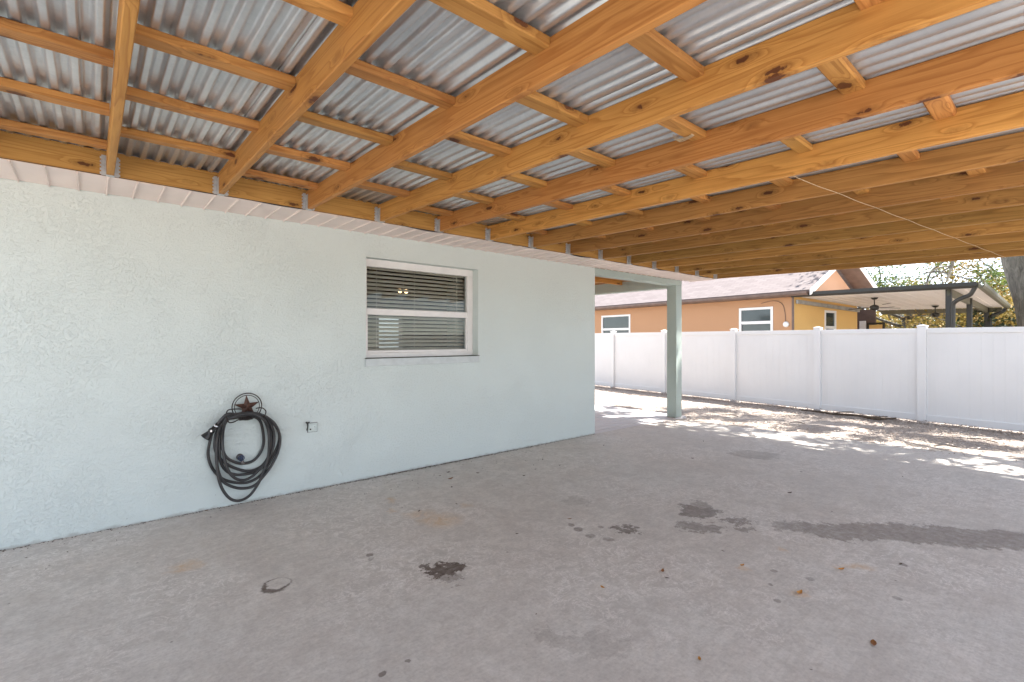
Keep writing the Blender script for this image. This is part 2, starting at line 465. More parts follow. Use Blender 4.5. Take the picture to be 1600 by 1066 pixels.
def leafmat(name, cols, trans=.35):
    m, nt, p = mat(name)
    g = nt.nodes.new('ShaderNodeNewGeometry')
    n = len(cols)
    c = ramp(nt, g.outputs['Random Per Island'], [(i / (n - 1), cc) for i, cc in enumerate(cols)])
    L(nt, c, p.inputs['Base Color']); p.inputs['Roughness'].default_value = .6; p.inputs['Specular IOR Level'].default_value = .25
    tr = nt.nodes.new('ShaderNodeBsdfTranslucent'); L(nt, c, tr.inputs['Color'])
    mx = nt.nodes.new('ShaderNodeMixShader'); mx.inputs[0].default_value = trans
    L(nt, p.outputs[0], mx.inputs[1]); L(nt, tr.outputs[0], mx.inputs[2])
    L(nt, mx.outputs[0], nt.nodes['Material Output'].inputs['Surface'])
    return m
M['leaf_gold'] = leafmat('golden_green_foliage', [(.10, .085, .02), (.32, .23, .05), (.42, .30, .09), (.20, .17, .04), (.50, .33, .13), (.13, .14, .03)])
M['leaf_green'] = leafmat('green_foliage', [(.04, .07, .02), (.09, .14, .035), (.16, .20, .05), (.07, .10, .04), (.22, .24, .07)])
M['leaf_dark'] = leafmat('dark_green_foliage', [(.015, .03, .014), (.04, .06, .025), (.03, .045, .025)], .15)
M['chips'] = leafmat('dry_leaf_litter', [(.17, .115, .08), (.50, .41, .34), (.64, .555, .48), (.33, .24, .18), (.70, .63, .56), (.24, .16, .12)], .1)
M['leaf_brown'] = leafmat('dead_leaf_brown', [(.22, .09, .03), (.30, .13, .045)], .1)
M['leaf_amber'] = leafmat('dead_leaf_amber', [(.48, .22, .05), (.52, .26, .07)], .1)
M['leaf_darkbrown'] = leafmat('dead_leaf_dark', [(.055, .03, .02), (.09, .045, .028)], .05)

def glass(name, refl=1.0, tint=(.9, .93, .92)):
    m, nt, p = mat(name)
    nt.nodes.remove(p)
    tr = N(nt, 'ShaderNodeBsdfTransparent'); tr.inputs[0].default_value = (*tint, 1)
    gl = N(nt, 'ShaderNodeBsdfGlossy'); gl.inputs['Roughness'].default_value = .02; gl.inputs[0].default_value = (.9, .9, .9, 1)
    fr = N(nt, 'ShaderNodeFresnel'); fr.inputs[0].default_value = 1.5
    v = coords(nt)
    nn = noise(nt, v, 3.0, 2)
    b = nt.nodes.new('ShaderNodeBump'); b.inputs['Strength'].default_value = .03; b.inputs['Distance'].default_value = .01
    L(nt, nn, b.inputs['Height']); L(nt, b.outputs[0], gl.inputs['Normal'])
    mx = N(nt, 'ShaderNodeMixShader')
    L(nt, math_n(nt, 'MULTIPLY', fr.outputs[0], refl, True), mx.inputs[0]); L(nt, tr.outputs[0], mx.inputs[1]); L(nt, gl.outputs[0], mx.inputs[2])
    L(nt, mx.outputs[0], nt.nodes['Material Output'].inputs['Surface'])
    return m
M['glass'] = glass('window_glass', .3)
M['darkglass'] = simple('dark_tinted_glass', (.035, .05, .055), .08, 0, .15, 2, 0)

def emis(name, col, s):
    m, nt, p = mat(name)
    p.inputs['Emission Color'].default_value = (*col, 1); p.inputs['Emission Strength'].default_value = s
    return m
M['bulb'] = emis('lit_bulb', (1, .6, .3), 1.3)

# ------------------------------------------------------------------ constants (metres; camera over 0,0)
YL, YW = 4.00, 4.48          # ledger face, house wall face
XE = 5.43                    # end of house wall
ZS = 2.38                    # soffit / rafter underside at the ledger
DEP = .150                   # rafter depth
SL = .022                    # roof fall away from the house
X0R, SP, KMIN, KMAX = .083, .6096, -2, 13
YF = -1.0                   # outer edge of carport roof
XEND = X0R + SP * KMAX

# ------------------------------------------------------------------ ground
def gz(x, y):
    t = max(0, min(1, (x - 7.7) / 3.3))
    base = -.05 - .115 * t
    if x < 7.7: base = -.06
    return base
vs, fs = [], []
nx, ny = 110, 90
xs = [-60 + 55 * (i / 12) for i in range(12)] + [-5 + 25 * i / 80 for i in range(80)] + [20 + 180 * (i / 17) ** 2 for i in range(18)]
ys = [-80 + 74 * i / 10 for i in range(10)] + [-6 + 22 * i / 66 for i in range(67)] + [16 + 180 * (i / 12) ** 2 for i in range(1, 13)]
for y in ys:
    for x in xs:
        z = gz(x, y)
        if 7.9 < x < 25: z += .018 * mnoise.noise(Vector((x * 1.3, y * 1.3, 0))) + .01 * mnoise.noise(Vector((x * 4, y * 4, 3)))
        vs.append((x, y, z))
W = len(xs)
for j in range(len(ys) - 1):
    for i in range(W - 1):
        a = j * W + i
        fs.append((a, a + 1, a + W + 1, a + W))
g = pydata('ground', vs, fs, M['ground'], smooth=True); tag(g, kind='structure')

# carport slab with slightly ragged far edge
bm = BM()
edge = []
n = 46
for i in range(n + 1):
    y = YW - i * (YW + 9) / n
    edge.append((7.50 + .085 * max(0, YW - y) + .05 * mnoise.noise(Vector((0, y * 1.1, 5))) + .02 * mnoise.noise(Vector((2, y * 6, 5))), y))
pts = [(-6.5, YW, -.10)] + [(x, y, -.10) for x, y in edge] + [(-6.5, -9, -.10)]
prism(bm, pts[::-1], (0, 0, .10))
g = obj('floor_slab', bm, M['slab']); tag(g, kind='structure')
# sunlit drive further out
bm = BM(); box(bm, -22, -6.52, -12, 4.3, -.1, -.004)
g = obj('driveway', bm, M['plain_concrete']); tag(g, kind='structure')

# ------------------------------------------------------------------ the house
house = empty('house', (0, YW, 0))
tag(house, 'pale mint stucco house whose long wall and corner post border the carport slab', 'house')
def hp(name, bm, m, parent=None, smooth=False):
    o = obj(name, bm, m, None, smooth)
    p = parent or house
    o.parent = p
    # parents are unrotated empties / meshes: undo their offset
    off = Vector((0, 0, 0)); q = p
    while q: off += q.location; q = q.parent
    o.location = -off
    return o
def wall_with_hole(bm, x0, x1, y0, y1, z0, z1, holes):
    """solid wall between y0,y1 with rectangular holes, pieces butted"""
    holes = sorted(holes)
    x = x0
    for (a, b, c, d) in holes:
        box(bm, x, a, y0, y1, z0, z1)
        box(bm, a, b, y0, y1, z0, c)
        box(bm, a, b, y0, y1, d, z1)
        x = b
    box(bm, x, x1, y0, y1, z0, z1)
    bmesh.ops.remove_doubles(bm, verts=bm.verts[:], dist=1e-5)
WX0, WX1, WZ0, WZ1 = 2.0, 3.352, 1.162, 2.150
bm = BM()
wall_with_hole(bm, -6.5, XE, YW, YW + .22, 0, ZS + .25, [(WX0, WX1, WZ0, WZ1)])
hp('wall', bm, M['mint'])
bm = BM(); box(bm, XE - .2, XE - .002, YW + .222, 12, 0, ZS + .25); hp('end_wall', bm, M['mint'])
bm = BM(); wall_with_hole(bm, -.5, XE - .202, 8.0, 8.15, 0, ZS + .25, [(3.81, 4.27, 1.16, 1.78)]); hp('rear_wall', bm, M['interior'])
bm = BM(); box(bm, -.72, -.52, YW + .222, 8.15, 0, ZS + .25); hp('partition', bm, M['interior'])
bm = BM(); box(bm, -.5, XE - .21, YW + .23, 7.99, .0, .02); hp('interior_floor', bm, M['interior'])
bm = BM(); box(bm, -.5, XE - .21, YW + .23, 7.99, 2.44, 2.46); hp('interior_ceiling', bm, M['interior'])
# corner post + beams
bm = BM(); box(bm, 7.60, 7.78, YW, YW + .18, 0, ZS - .098, .008, 2); hp('corner_post', bm, M['mint_trim'])
bm = BM(); box(bm, XE + .002, 7.78, YW - .004, YW + .17, ZS - .096, ZS - .006, .006); hp('porch_beam', bm, M['mint_trim'])
bm = BM(); box(bm, 7.61, 7.77, YW + .19, 12, ZS - .13, ZS + .06, .006); hp('side_beam', bm, M['mint_trim'])
bm = BM()
x = XE + .01
while x < 8.0:
    box(bm, x, x + .19, YW + .2, 12, ZS + .085, ZS + .10, .002); x += .194
box(bm, XE + .01, 7.6, 5.6, 5.64, ZS - .0, ZS + .08, .003); box(bm, XE + .01, 7.6, 7.0, 7.04, ZS - .0, ZS + .08, .003)
hp('porch_ceiling', bm, M['wood'])
# soffit: crosswise boards with shallow grooves and slightly sagging outer edge
bm = BM()
x = -6.4; i = 0
while x < 8.06:
    w = .147
    rr = random.Random(i * 7 + 3)
    sag = .006 * mnoise.noise(Vector((x * 1.6, 0, 1))) - .004
    zo = ZS + sag + rr.uniform(-.0015, .0015)
    y1 = YW - .001 if x < XE else YW - .006
    if x + w > 8.06: w = 8.06 - x
    pr = [(x, 0), (x + .003, -.009), (x + .009, -.009), (x + .013, .002), (x + w - .001, 0), (x + w - .001, .012), (x, .012)]
    yo = YL + .006 + .004 * mnoise.noise(Vector((x * 2.5, 3, 0)))
    va = [bm.verts.new((px, yo, zo + pz)) for px, pz in pr]
    vb = [bm.verts.new((px, y1, ZS - .004 + pz)) for px, pz in pr]
    k = len(pr)
    bm.faces.new(va); bm.faces.new(vb[::-1])
    for q in range(k): bm.faces.new((va[q], vb[q], vb[(q + 1) % k], va[(q + 1) % k]))
    x += .147; i += 1
bmesh.ops.recalc_face_normals(bm, faces=bm.faces[:])
hp('soffit', bm, M['soffit'])
# roof over the house
bm = BM()
prism(bm, [(-7, YL + .05, ZS + .17), (8.08, YL + .05, ZS + .17), (8.08, 9.5, ZS + 1.9), (-7, 9.5, ZS + 1.9)], (0, 0, .06))
hp('roof', bm, M['shingle'])
bm = BM(); box(bm, -7, 8.06, YL + .041, YL + .06, ZS + .014, ZS + .16); box(bm, -6.5, 8.06, YL - .006, YL + .06, ZS - .0, ZS + .0125 ) if False else None
hp('fascia', bm, M['eave_dark'])
# ragged black strip: shade of the gap between ledger and soffit, put in as colour
bm = BM()
vs_ = []
x = -6.3
up, dn = [], []
while x < 8.08:
    up.append((x, ZS + .004)); dn.append((x, ZS + .001 - .016 * max(0, mnoise.noise(Vector((x * 2.3, 9, 0))) + .12)))
    x += .05
for i in range(len(up) - 1):
    a = [(up[i][0], YL - .0035, up[i][1]), (up[i + 1][0], YL - .0035, up[i + 1][1]), (dn[i + 1][0], YL - .0035, dn[i + 1][1]), (dn[i][0], YL - .0035, dn[i][1])]
    b = [(p[0], YL - .0015, p[2]) for p in a]
    A = [bm.verts.new(p) for p in a]; B = [bm.verts.new(p) for p in b]
    bm.faces.new(A); bm.faces.new(B[::-1])
    for q in range(4): bm.faces.new((A[q], B[q], B[(q + 1) % 4], A[(q + 1) % 4]))
hp('gap_shade', bm, M['eave_dark'])

# window of the house (hangs in its opening, a part of the house with sub-parts)
ZA, ZB = WZ0 + .0, WZ1
yr = YW + .10
bm = BM()
fo = .062
box(bm, WX0, WX1 - 0.0, yr, yr + .06, ZB - fo - .012, ZB - .0, .003)
box(bm, WX0, WX0 + .055, yr + .002, yr + .062, ZA + .03, ZB - fo - .013, .003)
box(bm, WX1 - .075, WX1, yr + .002, yr + .062, ZA + .03, ZB - fo - .013, .003)
box(bm, WX0, WX1, yr - .002, yr + .06, ZA, ZA + .05, .003)
zm = 1.625
box(bm, WX0 + .056, WX1 - .076, yr + .006, yr + .05, zm - .03, zm + .035, .003)
box(bm, WX0 + .056, WX0 + .070, yr + .012, yr + .05, ZA + .05, zm - .031, .002)
box(bm, WX1 - .090, WX1 - .076, yr + .012, yr + .05, ZA + .05, zm - .031, .002)
box(bm, WX0 + .071, WX1 - .091, yr + .012, yr + .05, ZA + .051, ZA + .075, .002)
win = hp('window', bm, M['winframe'])
def wsub(name, bm, m): return hp(name, bm, m, win)
bm = BM(); box(bm, WX0 + .056, WX1 - .076, yr + .034, yr + .038, zm + .036, ZB - fo - .013); o_ = wsub('pane', bm, M['glass'])
bm = BM(); box(bm, WX0 + .071, WX1 - .091, yr + .028, yr + .032, ZA + .076, zm - .031); wsub('pane', bm, M['glass'])
# blinds: two-inch slats tilted
bm = BM()
z = ZA + .085
ang = R(36)
while z < ZB - .07:
    hw = .0235
    c_, s_ = math.cos(ang) * hw, math.sin(ang) * hw
    yc = yr + .12
    x0_, x1_ = WX0 + .03, WX1 - .05
    seg = 10
    for sgn in (0,):
        A = []; 
        for kx in range(seg + 1):
            xx = x0_ + (x1_ - x0_) * kx / seg
            dz = .0025 * mnoise.noise(Vector((xx * 2, z * 9, 0)))
            A.append([bm.verts.new((xx, yc - c_, z - s_ + dz)), bm.verts.new((xx, yc, z + .002 + dz)), bm.verts.new((xx, yc + c_, z + s_ + dz)),
                      bm.verts.new((xx, yc + c_, z + s_ + .003 + dz)), bm.verts.new((xx, yc, z + .005 + dz)), bm.verts.new((xx, yc - c_, z - s_ + .003 + dz))])
        for kx in range(seg):
            for q in range(6): bm.faces.new((A[kx][q], A[kx + 1][q], A[kx + 1][(q + 1) % 6], A[kx][(q + 1) % 6]))
    z += .0415
box(bm, WX0 + .03, WX1 - .05, yr + .09, yr + .15, ZB - .065, ZB - .012)
bmesh.ops.recalc_face_normals(bm, faces=bm.faces[:])
wsub('blind', bm, M['blind'])
bm = BM()
for xx in (WX0 + .2, (WX0 + WX1) / 2 - .04, WX1 - .21):
    bm = BM(); tube(bm, [(xx, yr + .092, ZA + .07), (xx, yr + .092, ZB - .06)], .0022, 5); wsub('blind_cord', bm, M['blind'])
bm = BM(); tube(bm, [(WX1 - .17, yr + .088, 1.3), (WX1 - .172, yr + .088, ZB - .07)], .005, 6)
wsub('tilt_wand', bm, M['blind'])
bm = BM(); box(bm, WX0 - .012, WX1 + .004, YW - .022, YW + .098, WZ0 - .075, WZ0 - .002, .005, 2)
wsub('sill', bm, simple('sill_paint', (.56, .60, .60), .6, 0, .08, 14, .25))
bm = BM(); box(bm, WX0 - .012, WX1 + .004, YW - .024, YW - .0005 + .05, WZ0 - .0015, WZ0 + .006, .001)
wsub('sill_strip', bm, simple('dark_sill_edge', (.10, .10, .075), .9, 0, .3, 40, .3))  # thin dark strip along the top of the sill

# interior lamp glimpsed through blinds
lamp = empty('ceiling_lamp', (3.32, 6.2, 2.44))
tag(lamp, 'small lit warm lamp glimpsed through the blinds of the mint wall window', 'lamp')
bm = BM(); tube(bm, [(0, 0, 0), (0, 0, -.38)], .008, 6); tube(bm, [(-.09, 0, -.38), (.09, 0, -.38)], .01, 6)
obj('lamp_stem', bm, M['silver'], lamp)
for dx_ in (-.08, .08):
    bm = BM(); bmesh.ops.create_uvsphere(bm, u_segments=14, v_segments=10, radius=.028)
    obj('bulb', bm, M['bulb'], lamp, True, loc=(dx_ * .6, 0, -.41))

# ------------------------------------------------------------------ carport roof
carport = empty('carport_roof', (0, YL, ZS))
tag(carport, 'open pine rafter roof with corrugated metal sheets over the carport slab', 'carport roof')
def cp(name, bm, m, parent=None, loc=None, rot=None, smooth=False):
    o = obj(name, bm, m, parent or carport, smooth)
    o.location = loc or (0, 0, 0); o.rotation_euler = rot or (0, 0, 0)
    return o
# ledger
bm = BM(); box(bm, -6.3 - 8.08, 0, 0, .038, 0, .158, .003, 2)
cp('ledger_board', bm, M['ledgerwood'], loc=(8.06, .001, .001))
# rafters: local +X runs outward (world -Y)
RL = YL - YF
def board(L_, w, d, bev=.003, bow=0, seed=0):
    bm = BM()
    n = 14
    r = bev
    prof = [(-w / 2 + r, 0), (w / 2 - r, 0), (w / 2, r), (w / 2, d - r), (w / 2 - r, d), (-w / 2 + r, d), (-w / 2, d - r), (-w / 2, r)]
    rings = []
    for i in range(n + 1):
        t = i / n; x = L_ * t
        dy = bow * math.sin(math.pi * t) + .0015 * mnoise.noise(Vector((x * 1.5, seed * 7.1, 0)))
        dz = .0015 * mnoise.noise(Vector((x * 1.2, seed * 3.3, 4)))
        rings.append([bm.verts.new((x, p[0] + dy, p[1] + dz)) for p in prof])
    for i in range(n):
        for k in range(8): bm.faces.new((rings[i][k], rings[i + 1][k], rings[i + 1][(k + 1) % 8], rings[i][(k + 1) % 8]))
    bm.faces.new(rings[0][::-1]); bm.faces.new(rings[-1])
    bmesh.ops.recalc_face_normals(bm, faces=bm.faces[:])
    return bm
def hanger():
    bm = BM()
    # U stirrup around rafter end plus two nailing flanges with scalloped look
    t = .0016
    for s in (-1, 1):
        x0_, x1_ = (s * .0195, s * (.0195 + t)) if s > 0 else (s * (.0195 + t), s * .0195)
        box(bm, .002, .05, x0_, x1_, -.002, .115)
        f0, f1 = (.0215, .043) if s > 0 else (-.043, -.0215)
        box(bm, -.0008, .0022, f0, f1, .002, .128)
        for k in range(5):   # scalloped edge teeth
            zc = .015 + k * .024
            e0, e1 = (.043, .050) if s > 0 else (-.050, -.043)
            box(bm, -.0008, .0022, e0, e1, zc - .007, zc + .007)
            box(bm, .0022, .0045, (f0 + f1) / 2 - .004, (f0 + f1) / 2 + .004, zc - .004, zc + .004, .0012)
    box(bm, .002, .05, -.021, .021, -.0036, -.0021)
    return bm
hang_me = None
rafters = []
for i, k in enumerate(range(KMIN, KMAX + 1)):
    x = X0R + SP * k
    bm = board(RL, .038, DEP, .0035, bow=random.uniform(-.008, .008), seed=i)
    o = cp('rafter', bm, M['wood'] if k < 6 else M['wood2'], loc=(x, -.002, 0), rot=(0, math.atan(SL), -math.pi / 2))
    rafters.append(o)
    if hang_me is None:
        h = cp('joist_hanger', hanger(), M['hanger'], parent=o); hang_me = h
    else:
        h = hang_me.copy(); C.objects.link(h); h.parent = o
    h.location = (-.0, 0, 0)
# purlins between rafters, laid flat, tops flush; rows 0.61 apart
rows = [3.50, 2.90, 2.29, 1.68, 1.07, .46, -.15, -.76, -1.37, -1.98]
cnt = 0
row_drop = {7, 8, 9}
for k in range(KMIN, KMAX):
    xa = X0R + SP * k + .0195
    for ri, y in enumerate(rows):
        if k % 2: y = y + (.30 if y > .9 else .22 if y > .2 else .12)
        if y < -.8: continue
        # frame limits: skip ones nobody can see when far behind the camera
        jit = random.uniform(-.012, .012)
        bm = board(SP - .040, .086 if random.random() > .15 else .082, .038, random.choice([.003, .004, .006, .009]), 0, seed=cnt + 50)
        zt = DEP - SL * (YL - y) - .038 - .0005
        cp('purlin', bm, M['wood_purlin'], loc=(xa + .0005, y - .043 - YL + jit, zt), rot=(SL, 0, random.uniform(-.006, .006)))
        cnt += 1
# corrugated sheets (ridges run with the rafters)
def sheet(w, Lh, wl=.0762, amp=.0118, seed=0, over=1):
    bm = BM()
    n = int(w / wl * 16); m = 9
    grid = []
    for j in range(m + 1):
        row = []
        for i in range(n + 1):
            x = w * i / n
            ph = 2 * math.pi * x / wl
            s = math.sin(ph)
            s = max(-1, min(1, s * 1.9))  # flattened crests
            z = amp * (s + 1) + .001 * mnoise.noise(Vector((x * 2, j * .9, seed * 3.7))) * (1 if 0 < j < m else 0)
            row.append(bm.verts.new((x, -Lh * j / m, z)))
        grid.append(row)
    for j in range(m):
        for i in range(n):
            bm.faces.new((grid[j][i], grid[j + 1][i], grid[j + 1][i + 1], grid[j][i + 1]))
    ext = bmesh.ops.extrude_face_region(bm, geom=bm.faces[:])
    for v in [e for e in ext['geom'] if isinstance(e, bmesh.types.BMVert)]: v.co.z += .0012
    bmesh.ops.recalc_face_normals(bm, faces=bm.faces[:])
    return bm
x = X0R + SP * KMIN - .12; i = 0
pitchw = .0762 * 8
while x < XEND + .05:
    bm = sheet(pitchw + .035, RL + .12, seed=i)
    o = cp('roof_sheet', bm, M['galv'], loc=(x, .05 + .0, DEP + .002 + (.0022 if i % 2 else 0)), rot=(SL, 0, 0), smooth=True)
    x += pitchw; i += 1
    if x + pitchw + .035 > XEND + .26: break
# ------------------------------------------------------------------ loose bits on the carport
bm = BM()
p = [(3.10, 1.98, 2.325), (3.6, 1.72, 2.328), (4.2, 1.42, 2.323), (4.9, 1.15, 2.33), (5.6, .92, 2.30), (6.6, .62, 2.31), (7.6, .36, 2.30)]
# string run: below rafters
def ztop(y): return ZS - SL * (YL - y)
p = []
for k in range(5, 14):
    x = X0R + SP * k; y = 1.14 - (x - 2.66) * .1155
    p.append((x, y, ztop(y) - .004))
    if k < 13: p.append((x + .3, y - .035, ztop(y) - .010))
tube(bm, spline(p, 5), .0021, 5)
o = obj('string', bm, M['string'], None, True); tag(o, 'thin pale string strung diagonally beneath the far rafters', 'string')
# tangle of tie wire round a purlin
bm = BM()
y0_ = 1.37
for k in range(5):
    dx = .012 * k
    tube(bm, spline([(2.385 + dx, 1.424, 2.462), (2.39 + dx, 1.419, 2.432), (2.40 + dx * .7, 1.37, 2.4285), (2.395 + dx * .5, 1.322, 2.431), (2.38 + dx, 1.318, 2.462)], 4), .0017, 5)
o = obj('tie_cord', bm, M['string'], None, True); tag(o, 'loops of pale cord wound round one blocking board of the carport roof', 'cord')
def nail(x, y, L_=.035):
    z = ZS - SL * (YL - y) + DEP - .038
    bm = BM(); tube(bm, [(0, 0, .03), (0.001, 0, 0), (.004, .002, -L_)], [.002, .002, .0012], 6)
    return bm
nd = [(2.55, .63), (2.52, .48), (3.13, .98), (3.10, 1.62), (4.38, 1.1)]
for i, (x, y) in enumerate(nd):
    bm = nail(x, y)
    o = obj('nail', bm, M['darkiron']); o.location = (x, y, ZS - SL * (YL - y) + DEP - .002)
    tag(o, 'dark nail poking down through the corrugated roof sheet', 'nail', 'nails poking through the roof')

# ------------------------------------------------------------------ hose holder, hose, taps
def wz(zx, zy, y=0.0):
    t = (zx / 5.075 + 290 - 800) / 758.8
    Y = YW + y
    X = Y * (.6534 + t * .757) / (.757 - t * .6534)
    return (X, 1.345 - (zy / 5.075 + 590 - 531) * (X * .6534 + Y * .757) / 758.8)
hx, hz = wz(475, 225)
holder = empty('hose_holder', (hx, YW, hz))
tag(holder, 'rusty iron hose holder with a star inside a ring on the mint wall', 'hose holder')
def hl(p, y): return (wz(*p, y)[0] - hx, y, wz(*p, y)[1] - hz)
for rad, th in ((.109, .0042), (.092, .003)):
    bm = BM()
    tube(bm, [(rad * math.cos(a), -.055, rad * math.sin(a)) for a in [2 * math.pi * k / 48 for k in range(48)]], th, 8, closed=True)
    obj('ring', bm, M['darkiron'], holder, True)
bm = BM()
ctr = bm.verts.new((0, -.075, -.004)); bc = bm.verts.new((0, -.048, -.004))
ov = []
for k in range(10):
    a = math.pi / 2 + k * math.pi / 5 + R(3)
    rd = .100 if k % 2 == 0 else .036
    ov.append(bm.verts.new((rd * math.cos(a), -.053, rd * math.sin(a) - .002)))
for k in range(10):
    bm.faces.new((ctr, ov[k], ov[(k + 1) % 10])); bm.faces.new((bc, ov[(k + 1) % 10], ov[k]))
bmesh.ops.recalc_face_normals(bm, faces=bm.faces[:])
obj('star', bm, M['rust'], holder)
# cradle wires
bm = BM()
tube(bm, spline([hl((455, 252), -.05), hl((400, 250), -.10), hl((340, 258), -.15), hl((322, 290), -.16), hl((330, 335), -.155), hl((350, 358), -.15), hl((390, 350), -.10), hl((440, 322), -.03)], 6), .0045, 8)
tube(bm, spline([hl((570, 300), -.03), hl((600, 330), -.10), hl((628, 300), -.155), hl((636, 268), -.16), hl((615, 245), -.15), hl((585, 240), -.10), hl((560, 245), -.05)], 6), .0045, 8)
tube(bm, spline([hl((350, 330), -.012), hl((420, 318), -.014), hl((520, 310), -.014), hl((600, 320), -.012)], 6), .008, 8)
tube(bm, spline([hl((475, 250), -.05), hl((440, 285), -.02), hl((400, 318), -.012)], 5), .0045, 8)
tube(bm, spline([hl((500, 250), -.05), hl((530, 285), -.02), hl((560, 315), -.012)], 5), .0045, 8)
obj('cradle', bm, M['darkiron'], holder, True)
bm = BM(); box(bm, -.05, .05, -.02, 0, -.115, -.075, .003)
obj('wall_plate', bm, M['darkiron'], holder)

LP = [
 [(480,302),(380,300),(330,340),(300,400),(286,500),(300,590),(345,650),(440,682),(530,664),(590,600),(618,520),(612,420),(590,345),(540,310)],
 [(470,294),(330,320),(262,400),(232,490),(240,590),(300,668),(400,722),(500,742),(590,712),(650,640),(682,540),(672,430),(640,350),(570,300)],
 [(480,288),(340,310),(280,430),(268,560),(275,660),(320,738),(400,772),(500,762),(575,738),(645,670),(692,560),(700,450),(662,350),(580,292)],
 [(470,280),(320,320),(228,400),(190,520),(180,620),(212,720),(290,802),(400,834),(500,830),(590,780),(652,700),(705,600),(742,500),(735,420),(690,350),(600,295)],
 [(480,290),(350,305),(268,430),(244,560),(250,700),(290,815),(360,862),(450,880),(540,860),(612,790),(692,680),(745,545),(738,430),(665,330),(560,285)],
 [(470,296),(340,330),(275,400),(250,500),(246,650),(262,800),(300,900),(360,965),(430,976),(500,942),(552,880),(596,800),(652,640),(662,500),(650,400),(610,325),(520,285)],
 [(460,290),(350,320),(310,370),(293,480),(300,600),(330,720),(380,790),(450,815),(520,790),(575,740)],
]
hpts = []
for li, lp in enumerate(LP):
    yb = [-.045, -.062, -.08, -.052, -.098, -.125, -.14][li]
    for k, p_ in enumerate(lp):
        amt = .012 * math.sin(k * .9 + li)
        yo_ = yb * (1 if p_[1] < 400 else .62) + amt - .006
        x, z = wz(*p_, yo_)
        hpts.append((x, YW + yo_, z))
bm = BM(); tube(bm, spline(hpts, 7), .0112, 10)
hose = obj('garden_hose', bm, M['rubber'], None, True)
# second length leading to the nozzle
def v3(zx, zy, y):
    x, z = wz(zx, zy, y); return Vector((x, YW + y, z))
hx0, hz0 = wz(470, 285)
bm = BM(); tube(bm, spline([v3(480, 296, -.11), v3(400, 292, -.14), v3(335, 290, -.17), v3(290, 325, -.17), v3(255, 368, -.165)], 6), .0112, 10)
obj('hose_end', bm, M['rubber'], hose, True)
tag(hose, 'black rubber garden hose coiled in loops on the star hose holder', 'garden hose')
a, b = v3(257, 366, -.165), v3(158, 478, -.14)
d = b - a
bm = BM(); tube(bm, [a, a + d * .12, a + d * .13, a + d * .40, a + d * .42, a + d * .56, a + d * .6, a + d * .72, a + d * .96, b], [.015, .015, .018, .018, .024, .025, .019, .025, .037, .039], 14)
noz = obj('nozzle', bm, M['blackplastic'], hose, True)
bm = BM(); tube(bm, [a + d * .11, a + d * .22], .0185, 14); obj('coupling_ring', bm, M['silver'], noz, True)
bm = BM(); box(bm, -.006, .006, -.004, .004, -.009, .009, .002); q = obj('trigger_stud', bm, M['silver'], noz, loc=tuple(v3(203, 425, -.195)))

# wall tap
tx, tz = wz(428, 628)
tap = empty('wall_tap', (tx, YW, tz)); tag(tap, 'small blue handled wall tap framed by the loops of the coiled hose', 'tap')
bm = BM(); tube(bm, [(0, 0, 0), (0, -.012, 0)], .026, 16); tube(bm, [(0, -.01, 0), (0, -.05, -.002)], .012, 12); tube(bm, [(0.004, -.035, 0), (.01, -.05, -.03), (.012, -.055, -.055)], [.012, .012, .013], 10)
obj('tap_body', bm, simple('brass_painted', (.22, .2, .19), .4, .7, .2, 30, .1), tap, True)
bm = BM()
tube(bm, [(.021 * math.cos(t), -.064, .021 * math.sin(t)) for t in [2 * math.pi * k / 20 for k in range(20)]], .0032, 8, closed=True)
for k in range(3):
    t = math.pi * k / 3
    tube(bm, [(.021 * math.cos(t), -.064, .021 * math.sin(t)), (-.021 * math.cos(t), -.064, -.021 * math.sin(t))], .0026, 6)
tube(bm, [(0, -.05, 0), (0, -.07, 0)], .009, 10)
obj('handle', bm, M['blue'], tap, True)
# painted-over outlet box with a stub valve
ox, oz = wz(1000, 395)
outlet = empty('outlet_box', (ox, YW, oz)); tag(outlet, 'small painted over outlet box on the mint wall right of the hose', 'outlet box')
bm = BM(); box(bm, -.041, .049, -.006, .0, -.043, .044, .002); obj('outline_plate', bm, simple('box_outline', (.36, .37, .36), .8, 0, .3, 60, .3), outlet)  # darker base plate leaves a dark outline round the cover
bm = BM(); box(bm, -.035, .043, -.020, -.0062, -.037, .038, .004, 2); box(bm, -.026, .034, -.026, -.0205, -.028, .028, .003)
obj('cover', bm, M['mintplaster'], outlet)
bm = BM(); tube(bm, [(-.045, 0, .048), (-.045, -.03, .048)], .009, 10); tube(bm, [(-.062, -.03, .052), (-.028, -.03, .052)], .005, 8)
tube(bm, [(-.045, -.024, .046), (-.043, -.026, .012), (-.05, -.024, -.02)], [.006, .005, .006], 8)
obj('stub_valve', bm, simple('grimy_steel', (.13, .13, .125), .5, .6, .3, 60, .4), outlet, True)
for sx_, sz_, sr_ in ((-.02, -.012, .007), (.018, .006, .003)):
    bm = BM(); tube(bm, [(sx_, -.0262, sz_), (sx_, -.030, sz_)], sr_, 12); obj('screw', bm, M['darkiron'], outlet)

# ------------------------------------------------------------------ deck under the side porch
bm = BM()
y = YW + .02; i = 0
while y < 7.6:
    w = .138
    box(bm, XE + .012, 7.95 + random.uniform(-.01, .01), y, y + w, -.05, -.004 + random.uniform(-.002, .002), .003)
    y += w + .013; i += 1
o = obj('deck', bm, M['deck']); tag(o, kind='structure')

# ------------------------------------------------------------------ neighbour frame: b away, v along the fence
TH = R(-6.6)
BX, BY = math.cos(TH), math.sin(TH)
def NB(b, v, z=0): return Vector((b * BX - v * BY, b * BY + v * BX, z))
def nroot(name, b, v, z): return empty(name, tuple(NB(b, v, z)), TH)
GF = -.165
def fz(v): return -.175
